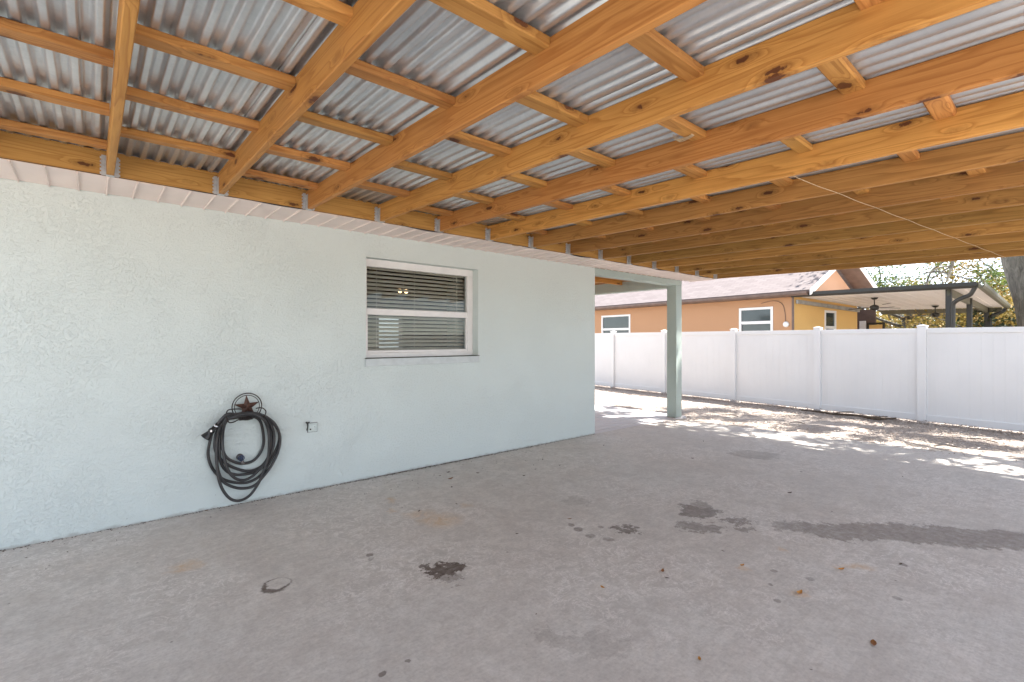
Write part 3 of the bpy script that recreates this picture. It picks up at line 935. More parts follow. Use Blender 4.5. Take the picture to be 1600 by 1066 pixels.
# fence
fence = nroot('vinyl_fence', 11.18, 0, GF)
tag(fence, 'long white vinyl privacy fence with capped posts along the leafy strip', 'fence')
FB = 0.0
posts = [-10.2, -8.3, -6.4, -4.5, -2.6, -.7, 1.25, 3.12, 4.88, 6.78, 8.86, 10.80, 12.75, 14.7, 16.6]
FH = 1.72
for i, v in enumerate(posts):
    bm = BM()
    low = .05 if abs(v - 3.12) > .1 else .075
    box(bm, -.064, .064, v - .064, v + .064, -.06, FH + .03, .005, 2)
    box(bm, -.072, .072, v - .072, v + .072, FH + .031, FH + .048, .004, 2)
    t = bmesh.new()
    a_ = [(-.066, v - .066, FH + .049), (.066, v - .066, FH + .049), (.066, v + .066, FH + .049), (-.066, v + .066, FH + .049)]
    A = [bm.verts.new(q) for q in a_]; T = [bm.verts.new((q[0] * .25, v + (q[1] - v) * .25, FH + .068)) for q in a_]
    bm.faces.new(A[::-1]); bm.faces.new(T)
    for q in range(4): bm.faces.new((A[q], A[(q + 1) % 4], T[(q + 1) % 4], T[q]))
    t.free()
    obj('post', bm, M['vinyl'], fence)
for i in range(len(posts) - 1):
    v0, v1 = posts[i] + .066, posts[i + 1] - .066
    bm = BM()
    box(bm, -.032, .032, v0, v1, FH - .09, FH, .006, 2)
    obj('rail', bm, M['vinyl'], fence)
    bm = BM(); box(bm, -.032, .032, v0, v1, .03, .15, .006, 2)
    obj('rail', bm, M['vinyl'], fence)
    bm = BM()
    nb = 12; w = (v1 - v0) / nb
    for k in range(nb):
        yy = v0 + k * w
        dx = 0
        box(bm, -.011 + dx, .011 + dx, yy + .0001, yy + w - .0001, .14, FH - .085, .0015, 1)
    obj('panel', bm, M['vinyl'], fence)

# ------------------------------------------------------------------ neighbour's house
nh = nroot('neighbour_house', 14.8, 7.12, GF)
tag(nh, 'terracotta and yellow stucco house with pale shingle roof behind the fence', 'house')
Z0 = -GF   # local z of world 0
# local: x = b-14.8, y = v-7.12, z = world + Z0
bm = BM()
wall_with_hole(bm, 0, .001, 0, 1, 0, 1, []) if False else None
def vwall(bm, x0, x1, v0, v1, z0, z1, holes):
    v = v0
    for (a, b, c, d) in sorted(holes):
        box(bm, x0, x1, v, a, z0, z1); box(bm, x0, x1, a, b, z0, c); box(bm, x0, x1, a, b, d, z1); v = b
    box(bm, x0, x1, v, v1, z0, z1)
zw = 1.345 + Z0
wins = [(7.716 - 7.12, 8.80 - 7.12, 1.345 + Z0 + .02, zw + 1.007), (13.37 - 7.12, 14.98 - 7.12, zw - .2, zw + 1.02)]
bm = BM(); vwall(bm, 0, .2, 0.004, 20, 0, zw + 1.27, wins); obj('wall', bm, M['orange'], nh)
def nwin(bm_plane_x, v0, v1, z0, z1, axis='v'):
    f = BM(); t = .075
    def bx_(a0, a1, c0, c1, d0, d1, bm):
        if axis == 'v': box(bm, bm_plane_x + d0, bm_plane_x + d1, a0, a1, c0, c1, .004)
        else: box(bm, a0, a1, bm_plane_x + d0, bm_plane_x + d1, c0, c1, .004)
    bx_(v0, v1, z1 - t, z1, -.02, .06, f); bx_(v0, v1, z0, z0 + t, -.02, .06, f)
    bx_(v0, v0 + t, z0 + t, z1 - t, -.018, .06, f); bx_(v1 - t, v1, z0 + t, z1 - t, -.018, .06, f)
    zc = z0 + (z1 - z0) * .52
    bx_(v0 + t, v1 - t, zc - .045, zc + .045, -.01, .06, f)
    w = obj('window', f, M['white'], nh)
    g_ = BM(); bx_(v0 + t, v1 - t, z0 + t, zc - .045, .03, .04, g_); obj('pane', g_, M['darkglass'], w)
    g_ = BM(); bx_(v0 + t, v1 - t, zc + .045, z1 - t, .015, .025, g_); obj('pane', g_, M['darkglass'], w)
nwin(0, *wins[0]); nwin(0, *wins[1])
# yellow gable-end wall (lower) and peach gable above
bm = BM()
x = -.0
for (a, b, c, d) in [(16.69 - 14.8, 17.48 - 14.8, zw - .2, zw + .93)]:
    box(bm, .004, a, -.02, .18, 0, zw + 1.27); box(bm, a, b, -.02, .18, 0, c); box(bm, a, b, -.02, .18, d, zw + 1.27); box(bm, b, 4.3, -.02, .18, 0, zw + 1.27)
obj('yellow_wall', bm, M['yellow'], nh)
nwin(-.02, 16.69 - 14.8, 17.48 - 14.8, zw - .2, zw + .93, axis='b')
bm = BM()
prism(bm, [(0, -.022, zw + 1.272), (4.3, -.022, zw + 1.272), (4.3, -.022, zw + 1.4), (2.15, -.022, zw + 2.52), (0, -.022, zw + 1.4)], (0, .2, 0))
obj('gable', bm, M['peach'], nh)
# roof planes
def roofplane(x0, z0, x1, z1, v0, v1, th=.10):
    bm = BM()
    Lr = math.hypot(x1 - x0, z1 - z0)
    box(bm, 0, v1 - v0, 0, Lr, 0, th)
    return bm, Lr
Ls = math.hypot(2.6, 1.36)
bm = BM(); box(bm, 0, 22.6, 0, Ls, 0, .07)
ro = obj('roof', bm, M['shingle'], nh)
pa = math.atan2(1.36, 2.6)
# local X -> +v ; local Y -> up slope (+b)
ro.matrix_local = Matrix.Translation((-.42, -.62, zw + 1.33)) @ Matrix(((0, math.cos(pa), -math.sin(pa), 0), (1, 0, 0, 0), (0, math.sin(pa), math.cos(pa), 0), (0, 0, 0, 1))) 
bm = BM(); box(bm, 0, 22.6, 0, Ls, 0, .07)
ro2 = obj('roof', bm, M['shingle'], nh)
ro2.matrix_local = Matrix.Translation((-.42 + 5.2, -.62, zw + 1.33)) @ Matrix(((0, -math.cos(pa), math.sin(pa), 0), (1, 0, 0, 0), (0, math.sin(pa), math.cos(pa), 0), (0, 0, 0, 1)))
# rake boards and overhang soffit
bm = BM()
for s, xb in ((1, -.42), (-1, 4.78)):
    d = Vector((s * 2.6, 0, 1.36))
    n_ = Vector((0, 0, -.16))
    a0 = Vector((xb, -.66, zw + 1.40)); 
    prism(bm, [a0, a0 + d, a0 + d + n_, a0 + n_], (0, .035, 0))
obj('rake_board', bm, M['white'], nh)
bm = BM()
for s, xb in ((1, -.42), (-1, 4.78)):
    d = Vector((s * 2.58, 0, 1.35)); a0 = Vector((xb, -.62, zw + 1.30))
    prism(bm, [a0, a0 + d, a0 + d + Vector((0, .59, 0)), a0 + Vector((0, .59, 0))], (0, 0, .02))
obj('overhang_soffit', bm, M['bronze_gutter'], nh)
# gutter
bm = BM()
pr = [(0, 0), (-.075, 0), (-.115, .05), (-.115, .11), (-.10, .11), (-.10, .055), (-.068, .012), (-.012, .012), (-.012, .11), (0, .11)]
prism(bm, [(-.44 + a, -.6, zw + 1.245 + b) for a, b in pr], (0, 22.4, 0))
obj('gutter', bm, M['bronze_gutter'], nh)
bm = BM(); box(bm, -.435, .0, -.0, 21.8, zw + 1.255, zw + 1.27); obj('eave_soffit', bm, M['bronze_gutter'], nh)
# corner trim, round fixture, hanging cable
bm = BM(); box(bm, -.012, -.001, -.018, .05, 0, zw + 1.25, .002); obj('corner_trim', bm, M['bronze_gutter'], nh)
bm = BM(); 
cv, cz = 7.33 - 7.12, zw + .455
tube(bm, [(-.0, cv, cz), (-.03, cv, cz), (-.05, cv, cz)], [.085, .085, .05], 20); obj('wall_light', bm, M['white'], nh, True)
bm = BM()
tube(bm, spline([(-.01, cv + .02, cz + .08), (-.015, cv + .03, cz + .35), (-.015, cv + .12, cz + .62), (-.012, cv + .38, cz + .72), (-.012, cv + .75, zw + 1.12)], 5), .008, 6)
obj('cable', bm, M['bronze_gutter'], nh, True)
# dark recess wall with pale door
bm = BM(); box(bm, 5.7, 5.8, -.05, 2.5, 0, zw + 1.1); obj('recess_wall', bm, M['dark_brown'], nh)
bm = BM(); box(bm, 5.66, 5.698, .22, .42, Z0 - .05, zw + .68, .004); box(bm, 5.64, 5.659, .25, .39, Z0 + .6, zw + .6, .003)
obj('door', bm, M['white'], nh)
bm = BM(); box(bm, 5.2, 5.26, -.5, -.44, 0, zw + .6); box(bm, 5.2, 5.26, -.04, .02, 0, zw + .6); box(bm, 5.2, 5.26, -.439, -.041, zw + .53, zw + .6)
obj('screen_door_frame', bm, M['bronze'], nh)
bm = BM(); box(bm, 5.22, 5.24, -.438, -.042, 0, zw + .52); obj('screen_panel', bm, M['yellow'], nh)

# patio cover of the neighbour
pc = nroot('patio_cover', 14.6, 3.1, GF)
tag(pc, 'dark bronze patio cover with white ceiling and curved downspouts behind the fence', 'patio cover')
def P(b, v, dz): return Vector((b - 14.6, v - 3.1, zw + dz))
nr, nl, fr_, fl_ = P(14.6, 3.1, 1.20), P(14.6, 7.05, 1.27), P(21, 3.83, 1.0), P(21, 7.05, 1.07)
bm = BM(); prism(bm, [nr + Vector((.05, .05, 0)), nl, fl_, fr_ + Vector((0, .05, 0))], (0, 0, .07)); obj('roof_panel', bm, M['pan'], pc)
# pan ribs on the underside
bm = BM()
for k in range(1, 13):
    t = k / 13
    a_ = nr.lerp(nl, t); b_ = fr_.lerp(fl_, t)
    prism(bm, [a_ + Vector((.06, -.008, -.012)), a_ + Vector((.06, .008, -.012)), b_ + Vector((-.06, .008, -.012)), b_ + Vector((-.06, -.008, -.012))], (0, 0, .011))
obj('pan_rib', bm, M['pan'], pc)
def gut(p0, p1, out, m, name, h=.13, w=.11):
    bm = BM(); out = Vector(out)
    pr = [(0, .07), (0, -.05), (w * .7, -.05), (w, .0), (w, .07 + h * .1), (w - .015, .07 + h * .1), (w - .015, .005), (w * .65, -.036), (.014, -.036), (.014, .07)]
    prism(bm, [p0 + out * a + Vector((0, 0, b)) for a, b in pr], p1 - p0)
    return obj(name, bm, m, pc)
gut(nl, nr, (-1, 0, 0), M['bronze'], 'front_gutter')
gut(nr, fr_, (0.11, -.99, 0), M['olive'], 'side_gutter')
bm = BM(); a_, b_ = P(20.95, 3.9, .99), P(20.95, 7.05, 1.06)
prism(bm, [a_, b_, b_ + Vector((0, 0, -.14)), a_ + Vector((0, 0, -.14))], (.06, 0, 0)); obj('rear_beam', bm, M['olive'], pc)
bm = BM(); a_, b_ = P(14.85, 7.02, 1.17), P(19.1, 7.02, 1.05)
prism(bm, [a_, b_, b_ + Vector((0, 0, -.11)), a_ + Vector((0, 0, -.11))], (0, .06, 0)); obj('wall_ledger', bm, simple('grey_ledger_metal', (.42, .42, .40), .4, .3, .2, 4, .1), pc)
bm = BM(); a_, b_ = P(14.75, 3.60, 1.19), P(20.9, 4.18, 1.0)
prism(bm, [a_, b_, b_ + Vector((0, 0, -.16)), a_ + Vector((0, 0, -.16))], (0, .06, 0)); obj('side_beam', bm, M['olive'], pc)
for b_, v_, dz in ((14.8, 3.64, 1.19), (17.5, 3.88, 1.12), (20.7, 4.19, 1.0)):
    bm = BM(); q = P(b_, v_, 0); box(bm, q.x - .05, q.x + .05, q.y - .05, q.y + .055, 0, zw + dz - .005, .004); obj('post', bm, M['bronze'], pc)
bm = BM(); tube(bm, spline([P(14.56, 3.14, 1.16), P(14.57, 3.18, 1.08), P(14.6, 3.24, 1.0), P(14.62, 3.40, .93), P(14.66, 3.52, .84), P(14.68, 3.54, .70), P(14.68, 3.54, .3), P(14.68, 3.54, -1.2)], 5), .045, 10); obj('downspout', bm, M['bronze'], pc, True)
bm = BM(); tube(bm, spline([P(20.9, 3.82, .96), P(20.8, 3.86, .86), P(20.75, 3.98, .80), P(20.7, 4.10, .70), P(20.7, 4.12, .4), P(20.7, 4.12, -1.2)], 5), .05, 10); obj('downspout', bm, M['bronze'], pc, True)

# ceiling fans
def make_fan():
    root = empty('ceiling_fan', (0, 0, 0))
    bm = BM(); tube(bm, [(0, 0, 0), (0, 0, -.02), (0, 0, -.05), (0, 0, -.06)], [.09, .085, .05, .02], 16); obj('canopy', bm, M['bronze'], root, True)
    bm = BM(); tube(bm, [(0, 0, -.05), (0, 0, -.22)], .014, 8); obj('downrod', bm, M['bronze'], root, True)
    bm = BM(); tube(bm, [(0, 0, -.20), (0, 0, -.23), (0, 0, -.25), (0, 0, -.33), (0, 0, -.36)], [.03, .09, .11, .10, .05], 16); obj('motor', bm, M['bronze'], root, True)
    for k in range(5):
        a = 2 * math.pi * k / 5 + .3
        bm = BM(); prism(bm, [(.10, -.03, -.30), (.22, -.055, -.305), (.60, -.065, -.315), (.64, 0, -.31), (.60, .065, -.30), (.22, .055, -.295)], (0, 0, .008))
        b_ = obj('blade', bm, M['bronze'], root); b_.rotation_euler = (0, 0, a)
    return root
fan = make_fan()
tag(fan, 'dark ceiling fan hung nearer the yellow wall under the patio cover', 'ceiling fan', 'fans under the patio cover')
fan.location = NB(16.2, 5.6, 1.345 + 1.19)
fan2 = fan.copy(); C.objects.link(fan2)
for ch in list(fan.children):
    c_ = ch.copy(); C.objects.link(c_); c_.parent = fan2
fan2['label'] = 'dark ceiling fan hung farther back by the bushes under the patio cover'
fan2.location = NB(19.4, 5.1, 1.345 + 1.06)

# ------------------------------------------------------------------ trees
def leaves_mesh(clumps, per, size, seed=0, flat=.6):
    rnd = random.Random(seed)
    vs, fs = [], []
    for (cx, cy, cz, r) in clumps:
        n = int(per * r * r)
        for _ in range(n):
            while True:
                p = Vector((rnd.uniform(-1, 1), rnd.uniform(-1, 1), rnd.uniform(-1, 1)))
                if p.length < 1: break
            p *= r * (.65 + .35 * rnd.random()); p.z *= flat
            c = Vector((cx, cy, cz)) + p
            s = size * rnd.uniform(.55, 1.25)
            d1 = Vector((rnd.gauss(0, 1), rnd.gauss(0, 1), rnd.gauss(0, .7))).normalized()
            d2 = d1.cross(Vector((rnd.gauss(0, 1), rnd.gauss(0, 1), rnd.gauss(0, 1)))).normalized()
            i = len(vs)
            vs += [c - d1 * s * .5, c + d2 * s * .26 - d1 * s * .05, c + d1 * s * .55, c - d2 * s * .26 - d1 * s * .05]
            fs.append((i, i + 1, i + 2, i + 3))
    return vs, fs

def limb(bm, p0, dirv, L_, r, depth, rnd, tips, droop=.0, minr=.012):
    pts = [Vector(p0)]; d = Vector(dirv).normalized(); n = 6
    rs = [r]
    for i in range(n):
        d = (d + Vector((rnd.gauss(0, .18), rnd.gauss(0, .18), rnd.gauss(0, .14) - droop))).normalized()
        pts.append(pts[-1] + d * L_ / n); rs.append(r * (1 - .62 * (i + 1) / n))
    tube(bm, pts, rs, 7 if r > .05 else 5)
    if depth <= 0:
        tips.append(pts[-1]); tips.append(pts[-3]); return
    for k in range(3 if depth > 1 else 3):
        i = rnd.choice([2, 3, 4, 5, 6])
        nd = (d + Vector((rnd.gauss(0, .7), rnd.gauss(0, .7), rnd.gauss(.05, .45)))).normalized()
        limb(bm, pts[i], nd, L_ * rnd.uniform(.45, .75), max(minr, rs[i] * .62), depth - 1, rnd, tips, droop, minr)
    tips.append(pts[-1])

def tree(name, base, h, trunk_r, spread, seed, leafm, label, cat, per=90, size=.12, trunk_pts=None, limbs=7, depth=2, cr=(.45, .9), group=None, dens=1.0, keep=None, el0=.12, extra=None, minr=.014):
    rnd = random.Random(seed)
    root = empty(name, base); tag(root, label, cat, group)
    bm = BM(); tips = []
    tp = trunk_pts or [(0, 0, -.3), (.05, .02, h * .15), (.0, .08, h * .3), (.12, .0, h * .45)]
    sp = spline(tp, 5)
    n = len(sp)
    tube(bm, sp, [trunk_r * (1.25 - .25 * min(1, i / 4)) * (1 - .35 * i / n) for i in range(n)], 14)
    obj('trunk', bm, M['bark'], root, True)
    bm = BM()
    top = Vector(sp[-1])
    for k in range(limbs):
        a = 2 * math.pi * (k + rnd.random() * .6) / limbs
        st = Vector(sp[rnd.choice([n - 1, n - 2, n - 4])])
        el = rnd.uniform(el0, .9)
        limb(bm, st, (math.cos(a), math.sin(a), el), spread * rnd.uniform(.6, .9), trunk_r * .42, depth, rnd, tips, 0.0, minr)
    obj('branches', bm, M['bark'], root, True)
    cl = []
    for t in tips:
        if rnd.random() > dens: continue
        if keep and not keep(Vector(base) + t): continue
        cl.append((t.x + rnd.gauss(0, .15), t.y + rnd.gauss(0, .15), t.z + rnd.gauss(0, .1), rnd.uniform(*cr)))
    vs, fs = leaves_mesh(cl, per, size, seed)
    if extra:
        v2, f2 = leaves_mesh([(a - base[0], b - base[1], c - base[2], d) for a, b, c, d in extra], 850, .16, seed + 1, .5)
        o_ = len(vs); vs += v2; fs += [tuple(i + o_ for i in f) for f in f2]
    o = pydata('crown', vs, fs, leafm, root)
    return root, len(fs)
tot = 0
# big oak behind the fence at the right of the view
b0 = NB(17.3, 2.62, GF)
r_, n_ = tree('oak_tree', tuple(b0), 8.5, .40, 5.2, 11, M['leaf_gold'], 'huge grey oak trunk right of the patio cover carrying wide crown', 'tree', per=75, size=.13,
     trunk_pts=[(0, -.15, -.3), (.0, -.1, 1.0), (0, .05, 2.4), (.1, .35, 3.8), (-.2, .3, 5.0)], limbs=9, depth=2, cr=(.5, 1.0), keep=lambda p: p.z > 3.7, el0=.45)
tot += n_
orr = random.Random(77); over = []
while len(over) < 160:
    x_, y_ = orr.uniform(8.6, 14.2), orr.uniform(-5.5, 4.7)
    if ((x_ - 11.2) / 2.6) ** 2 + ((y_ + .2) / 4.9) ** 2 > 1: continue
    if mnoise.noise(Vector((x_ * .8, y_ * .8, 8))) < -.22: continue
    over.append((x_, y_, orr.uniform(6.2, 8.4), orr.uniform(.24, .48)))
r_, n_ = tree('oak_tree', (13.4, -3.4, GF), 8.5, .35, 6.0, 12, M['leaf_gold'], 'oak whose crown overhangs the fence and dapples the leafy strip', 'tree', per=75, size=.14,
     trunk_pts=[(0, -.15, -.3), (.0, -.1, 1.0), (0, .05, 2.4), (.1, .2, 3.8), (0, .3, 5.0)], limbs=12, depth=2, cr=(.55, 1.05), keep=lambda p: p.z > 3.9, extra=over)
tot += n_
specs = [  # b, v, height, spread, seed, material, label, z of crown
 (24.5, 7.3, 7.6, 3.8, 21, 'leaf_green', 'green leafy tree just right of the peach gable above the patio cover', 260, .11, .8),
 (27.5, 5.0, 6.5, 3.6, 22, 'leaf_gold', 'golden leaved tree seen under the white patio ceiling', 240, .13, 1.0),
 (24.0, 3.7, 5.0, 2.6, 23, 'leaf_gold', 'golden leaved tree between the patio cover and the oak trunk', 260, .12, 1.0),
 (30.0, 9.5, 6.0, 3.4, 24, 'leaf_gold', 'golden leaved tree beyond the dark recess wall', 220, .14, 1.0),
]
for (b_, v_, h_, sp_, sd, lm, lb, per, sz, dn) in specs:
    r_, n_ = tree('yard_tree', tuple(NB(b_, v_, GF)), h_, .16, sp_, sd, M[lm], lb, 'tree', per=per, size=sz, limbs=8, depth=1, cr=(.6, 1.15), group='trees behind the patio cover', dens=dn, minr=.032,
                  trunk_pts=[(0, 0, -.2), (.05, 0, h_ * .12), (-.05, .1, h_ * .22), (.1, .1, h_ * .32)])
    tot += n_
# low shrubs behind the fence line
sh = [(25.0, 6.6, 1.2, 'leaf_gold', 'low golden shrub seen under the patio ceiling left of the near post'), (25.5, 5.2, 1.3, 'leaf_green', 'low green shrub behind the near patio post'), (23.4, 4.3, 1.1, 'leaf_gold', 'rounded golden shrub between the two far patio posts'),
      (22.5, 3.45, 1.1, 'leaf_gold', 'rounded golden shrub at the foot of the oak trunk'), (26.5, 7.9, 1.2, 'leaf_gold', 'low golden shrub beside the screen door'), (21.6, 3.1, .7, 'leaf_dark', 'small dark green shrub low beside the oak trunk')]
for i, (b_, v_, r0, lm, lb) in enumerate(sh):
    root = empty('shrub', tuple(NB(b_, v_, GF))); tag(root, lb, 'shrub', 'shrubs beyond the fence')
    rnd = random.Random(i + 60)
    cl = [(rnd.gauss(0, .6), rnd.gauss(0, .6), rnd.uniform(.5, 2.6), rnd.uniform(.5, .85)) for _ in range(16)]
    vs, fs = leaves_mesh(cl, 260, .13, i, .9); pydata('foliage', vs, fs, M[lm], root)
    bm = BM()
    for k in range(6): tube(bm, spline([(0, 0, -.1), (rnd.gauss(0, .2), rnd.gauss(0, .2), .8), (rnd.gauss(0, .6), rnd.gauss(0, .6), 2.0)], 3), .025, 5)
    obj('stem', bm, M['bark'], root, True)
    tot += len(fs)
# bromeliad clump on the branch (dark tuft against the sky)
# far wood at the horizon
rnd = random.Random(5)
cl = []
for k in range(90):
    a = rnd.uniform(-45, 60); rr = rnd.uniform(38, 60)
    cl.append((rr * math.cos(R(a)), rr * math.sin(R(a)), rnd.uniform(.5, 3.0), rnd.uniform(2.0, 3.2)))
vs, fs = leaves_mesh(cl, 26, .7, 9, .9); o = pydata('distant_wood', vs, fs, M['leaf_green']); tag(o, 'distant mass of trees closing the view beyond the yards', 'wood', kind='stuff'); tot += len(fs)

# ------------------------------------------------------------------ litter on the ground
def leaf_bm(s, curl, rnd):
    bm = BM(); n = 6
    L_, Wd = s, s * .42
    mid = []; lf = []; rt = []
    for i in range(n + 1):
        t = i / n; w = Wd * .5 * math.sin(math.pi * min(1, t ** .8)) ** .8 if 0 < i < n else .001
        z = curl * s * (t - .5) ** 2 + .002
        mid.append(bm.verts.new((L_ * (t - .5), 0, z))); lf.append(bm.verts.new((L_ * (t - .5), w, z + curl * w * .9))); rt.append(bm.verts.new((L_ * (t - .5), -w, z + curl * w * .5)))
    for i in range(n):
        bm.faces.new((mid[i], mid[i + 1], lf[i + 1], lf[i])); bm.faces.new((mid[i], rt[i], rt[i + 1], mid[i + 1]))
    return bm
rnd = random.Random(3)
LV = [(2.61, 0.58, .06, 'b', 'largest brown leaf lying alone on the near right of the slab'), (1.93, 1.03, .032, 'a', 'small amber leaf lying near the bottom centre of the slab'), (2.5, 1.56, .05, 'b', 'pale brown curled leaf right of centre of the slab, beside a dark leaf'), (2.45, 1.50, .04, 'd', None), (2.25, 3.3, .05, 'd', None), (2.72, 4.14, .07, 'd', None), (2.61, 3.93, .07, 'b', None), (2.47, 3.7, .06, 'd', None), (2.22, 2.52, .035, 'd', None), (2.09, 1.67, .035, 'a', None), (1.64, 1.72, .02, 'd', None), (1.93, 3.35, .05, 'd', None), (3.47, 3.65, .05, 'd', None), (3.77, 3.59, .04, 'd', None), (5.13, 2.82, .06, 'd', None), (3.22, 3.55, .05, 'd', None), (5.44, 1.81, .05, 'd', None), (4.62, 1.63, .08, 'd', None), (3.81, 3.89, .05, 'd', None), (3.03, 1.46, .04, 'd', None), (3.65, 0.68, .045, 'd', None), (2.21, 0.7, .02, 'd', None), (2.7, 2.47, .04, 'b', None), (2.59, 4.09, .05, 'd', None), (2.93, 3.92, .06, 'd', None), (3.31, 0.89, .05, 'a', None), (2.83, .95, .06, 'a', None), (4.37, 1.24, .03, 'd', None), (2.92, 1.29, .04, 'a', None), (4.9, 3.9, .05, 'd', None), (5.4, 4.0, .05, 'd', None), (6.1, 3.2, .05, 'd', None), (6.0, 1.1, .05, 'd', None)]
mm = {'a': 'leaf_amber', 'b': 'leaf_brown', 'd': 'leaf_darkbrown'}
gl = {'a': 'amber dry leaf lying flat on the concrete slab', 'b': 'brown dry leaf lying on the concrete slab near the mint wall', 'd': 'tiny dark dead leaf lying flat on the concrete slab'}
for (x, y, s, t, lb) in LV:
    bm = leaf_bm(s * (.62 if t == 'd' else .9), rnd.uniform(.2, 1.0), rnd)
    o = obj('fallen_leaf', bm, M[mm[t]], None, loc=(x, y, .001), rot=(0, 0, rnd.uniform(0, 6.28)))
    tag(o, lb or gl[t], 'leaf', 'dead leaves scattered on the slab')
# dust line of grit and bits along the wall foot
vs, fs = [], []
for k in range(2600):
    u_ = rnd.random()
    x = rnd.uniform(-.8, XE) if rnd.random() > .45 else rnd.gauss(2.9, .8)
    y = YW - abs(rnd.gauss(0, .02)) - .002
    if rnd.random() < .12: y = YW - abs(rnd.gauss(0, .35))
    if x > XE: continue
    s = rnd.uniform(.002, .007); a = rnd.uniform(0, 6.28)
    c = Vector((x, y, .0015)); d1 = Vector((math.cos(a), math.sin(a), rnd.uniform(0, .4))) * s * 1.6; d2 = Vector((-math.sin(a), math.cos(a), rnd.uniform(0, .4))) * s * .6
    i = len(vs); vs += [c - d1, c - d2 + Vector((0, 0, s * .3)), c + d1, c + d2]; fs.append((i, i + 1, i + 2, i + 3))
o = pydata('grit', vs, fs, M['leaf_darkbrown']); tag(o, 'dark grit and leaf crumbs gathered where slab meets the mint wall', 'grit', kind='stuff')
# leaf litter strip
vs, fs = [], []
for k in range(42000):
    y = rnd.uniform(-1.2, 12)
    xe = 7.55 + .085 * max(0, YW - y)
    xf = 11.15 + .116 * y
    x = xe + (xf - xe) * (rnd.random() ** .8)
    if y > YW and x < 8.0: continue
    if rnd.random() < .05: x = xe - abs(rnd.gauss(0, .12))
    if y > YW and x < 8.0: continue
    if mnoise.noise(Vector((x * .9, y * .9, 2))) < rnd.uniform(-.55, .15) and xf - x > .7: continue
    s = rnd.uniform(.008, .026)
    z = (gz(x, y) + .012 + rnd.uniform(0, .02)) if x > xe + .02 else .003
    a = rnd.uniform(0, 6.28); c = Vector((x, y, z))
    if x > xe + .02 and x < xe + .5: c.z = max(c.z, -.035)
    d1 = Vector((math.cos(a), math.sin(a), rnd.uniform(-.4, .4))) * s; d2 = Vector((-math.sin(a), math.cos(a), rnd.uniform(-.4, .4))) * s * rnd.uniform(.2, .5)
    i = len(vs); vs += [c - d1, c - d2, c + d1, c + d2]; fs.append((i, i + 1, i + 2, i + 3))
# piled up at the fence foot
for k in range(9000):
    v = rnd.uniform(-2.5, 13); bb = 11.10 - abs(rnd.gauss(0, .13))
    q = NB(bb, v); s = rnd.uniform(.008, .024)
    z = gz(q.x, q.y) + .015 + .05 * max(0, 1 - (11.10 - bb) / .15) * rnd.random()
    a = rnd.uniform(0, 6.28); c = Vector((q.x, q.y, z))
    d1 = Vector((math.cos(a), math.sin(a), rnd.uniform(-.6, .6))) * s; d2 = Vector((-math.sin(a), math.cos(a), rnd.uniform(-.6, .6))) * s * .4
    i = len(vs); vs += [c - d1, c - d2, c + d1, c + d2]; fs.append((i, i + 1, i + 2, i + 3))
o = pydata('leaf_litter', vs, fs, M['chips']); tag(o, 'dry leaves and wood chips covering the strip before the white fence', 'leaf litter', kind='stuff')
# dead branch by the fence
bm = BM()
def gp(x, y, dz=.03): return (x, y, gz(x, y) + dz)
tube(bm, spline([gp(11.25, 3.75, .03), gp(11.15, 3.45, .05), gp(11.1, 3.1, .04), gp(11.0, 2.7, .07), gp(10.95, 2.4, .05), gp(10.98, 2.1, .09)], 5), [.012] * 5 + [.02] * 12 + [.028] * 5 + [.018] * 4, 8)
tube(bm, spline([gp(11.1, 3.1, .05), gp(11.02, 2.98, .10), gp(11.0, 2.75, .13)], 5), .010, 7)
tube(bm, spline([gp(11.0, 2.6, .07), gp(10.85, 2.42, .09), gp(10.82, 2.2, .12)], 5), .009, 7)
o = obj('fallen_branch', bm, M['cap'], None, True); tag(o, 'crooked grey dead branch lying at the foot of the white fence', 'branch')
tw = [(9.05, 3.19, 9.04, 2.95), (9.6, 1.0, 9.5, .7), (9.2, 2.3, 9.35, 2.1), (8.9, 4.3, 9.0, 4.05), (8.3, 1.2, 8.5, 1.0), (10.0, 3.6, 9.8, 3.45), (9.9, 5.2, 9.7, 5.0)]
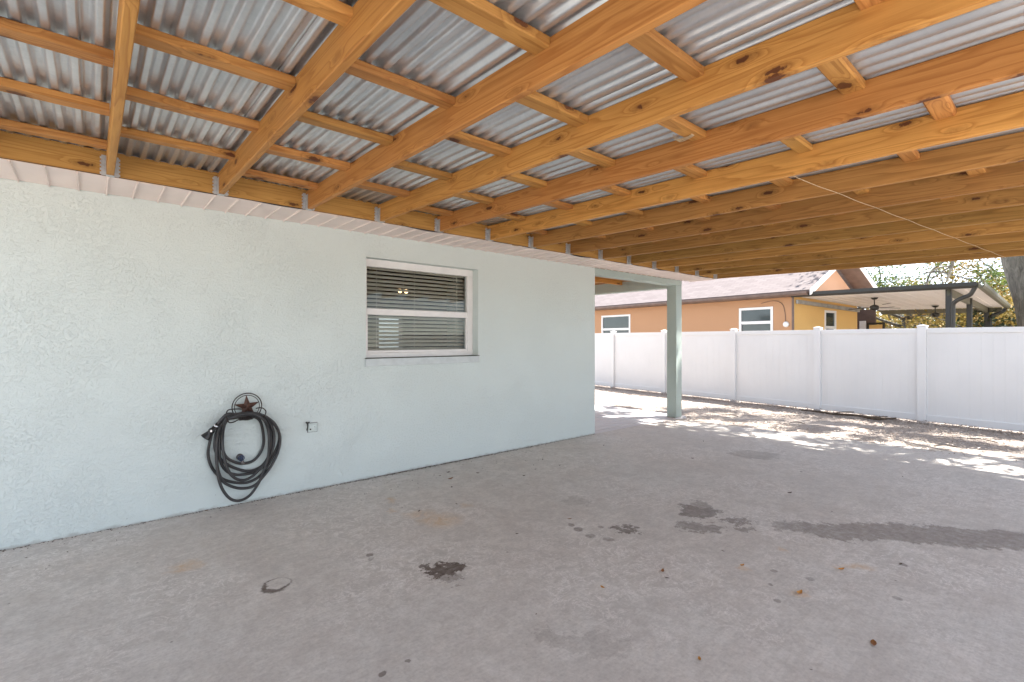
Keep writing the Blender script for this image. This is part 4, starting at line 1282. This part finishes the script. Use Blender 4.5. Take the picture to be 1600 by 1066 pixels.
for i, (x0_, y0_, x1_, y1_) in enumerate(tw):
    bm = BM(); tube(bm, spline([gp(x0_, y0_, .03), gp((x0_ + x1_) / 2 + .02, (y0_ + y1_) / 2, .045), gp(x1_, y1_, .03)], 4), .006, 6)
    o = obj('twig', bm, M['cap'], None, True); tag(o, 'short thin twig lying in the dry leaves before the fence', 'twig', 'twigs in the leaf litter')

# ------------------------------------------------------------------ light, world, camera
el, az = 56.6, None
sd = Vector((.483, -.30, 1.0)).normalized()      # towards the sun
sun = bpy.data.lights.new('sun', 'SUN'); sun.energy = 3.5; sun.angle = R(.55); sun.color = (1, .955, .89)
so = bpy.data.objects.new('sun', sun); C.objects.link(so); so.rotation_euler = (-sd).to_track_quat('-Z', 'Y').to_euler(); so.location = (10, -10, 20)
w = bpy.data.worlds.new('World'); scn.world = w; w.use_nodes = True
nt = w.node_tree
sky = nt.nodes.new('ShaderNodeTexSky'); sky.sky_type = 'NISHITA'; sky.sun_disc = False
sky.sun_elevation = math.asin(sd.z); sky.sun_rotation = math.atan2(sd.x, sd.y)
sky.air_density = 1.0; sky.dust_density = 1.0; sky.ozone_density = 1.0; sky.altitude = 2500
hs = nt.nodes.new('ShaderNodeHueSaturation'); hs.inputs['Saturation'].default_value = .5; L(nt, sky.outputs[0], hs.inputs['Color']); L(nt, hs.outputs[0], nt.nodes['Background'].inputs[0]); nt.nodes['Background'].inputs[1].default_value = .11

cam = bpy.data.cameras.new('camera'); co = bpy.data.objects.new('camera', cam); C.objects.link(co)
cam.sensor_width = 36; cam.lens = 36 * 758.8 / 1600; cam.clip_end = 600; cam.clip_start = .05
cam.shift_y = -2 / 1600
co.location = (0, 0, 1.345)
yaw = math.atan2(.757, .6534)
co.rotation_euler = (math.pi / 2, 0, yaw - math.pi / 2)
scn.camera = co
scn.view_settings.view_transform = 'Standard'; scn.view_settings.look = 'None'
scn.view_settings.exposure = 2.2; scn.view_settings.gamma = 1
scn.cycles.max_bounces = 12; scn.cycles.diffuse_bounces = 7; scn.cycles.transparent_max_bounces = 12
print('leaf faces', tot, 'purlins', cnt)
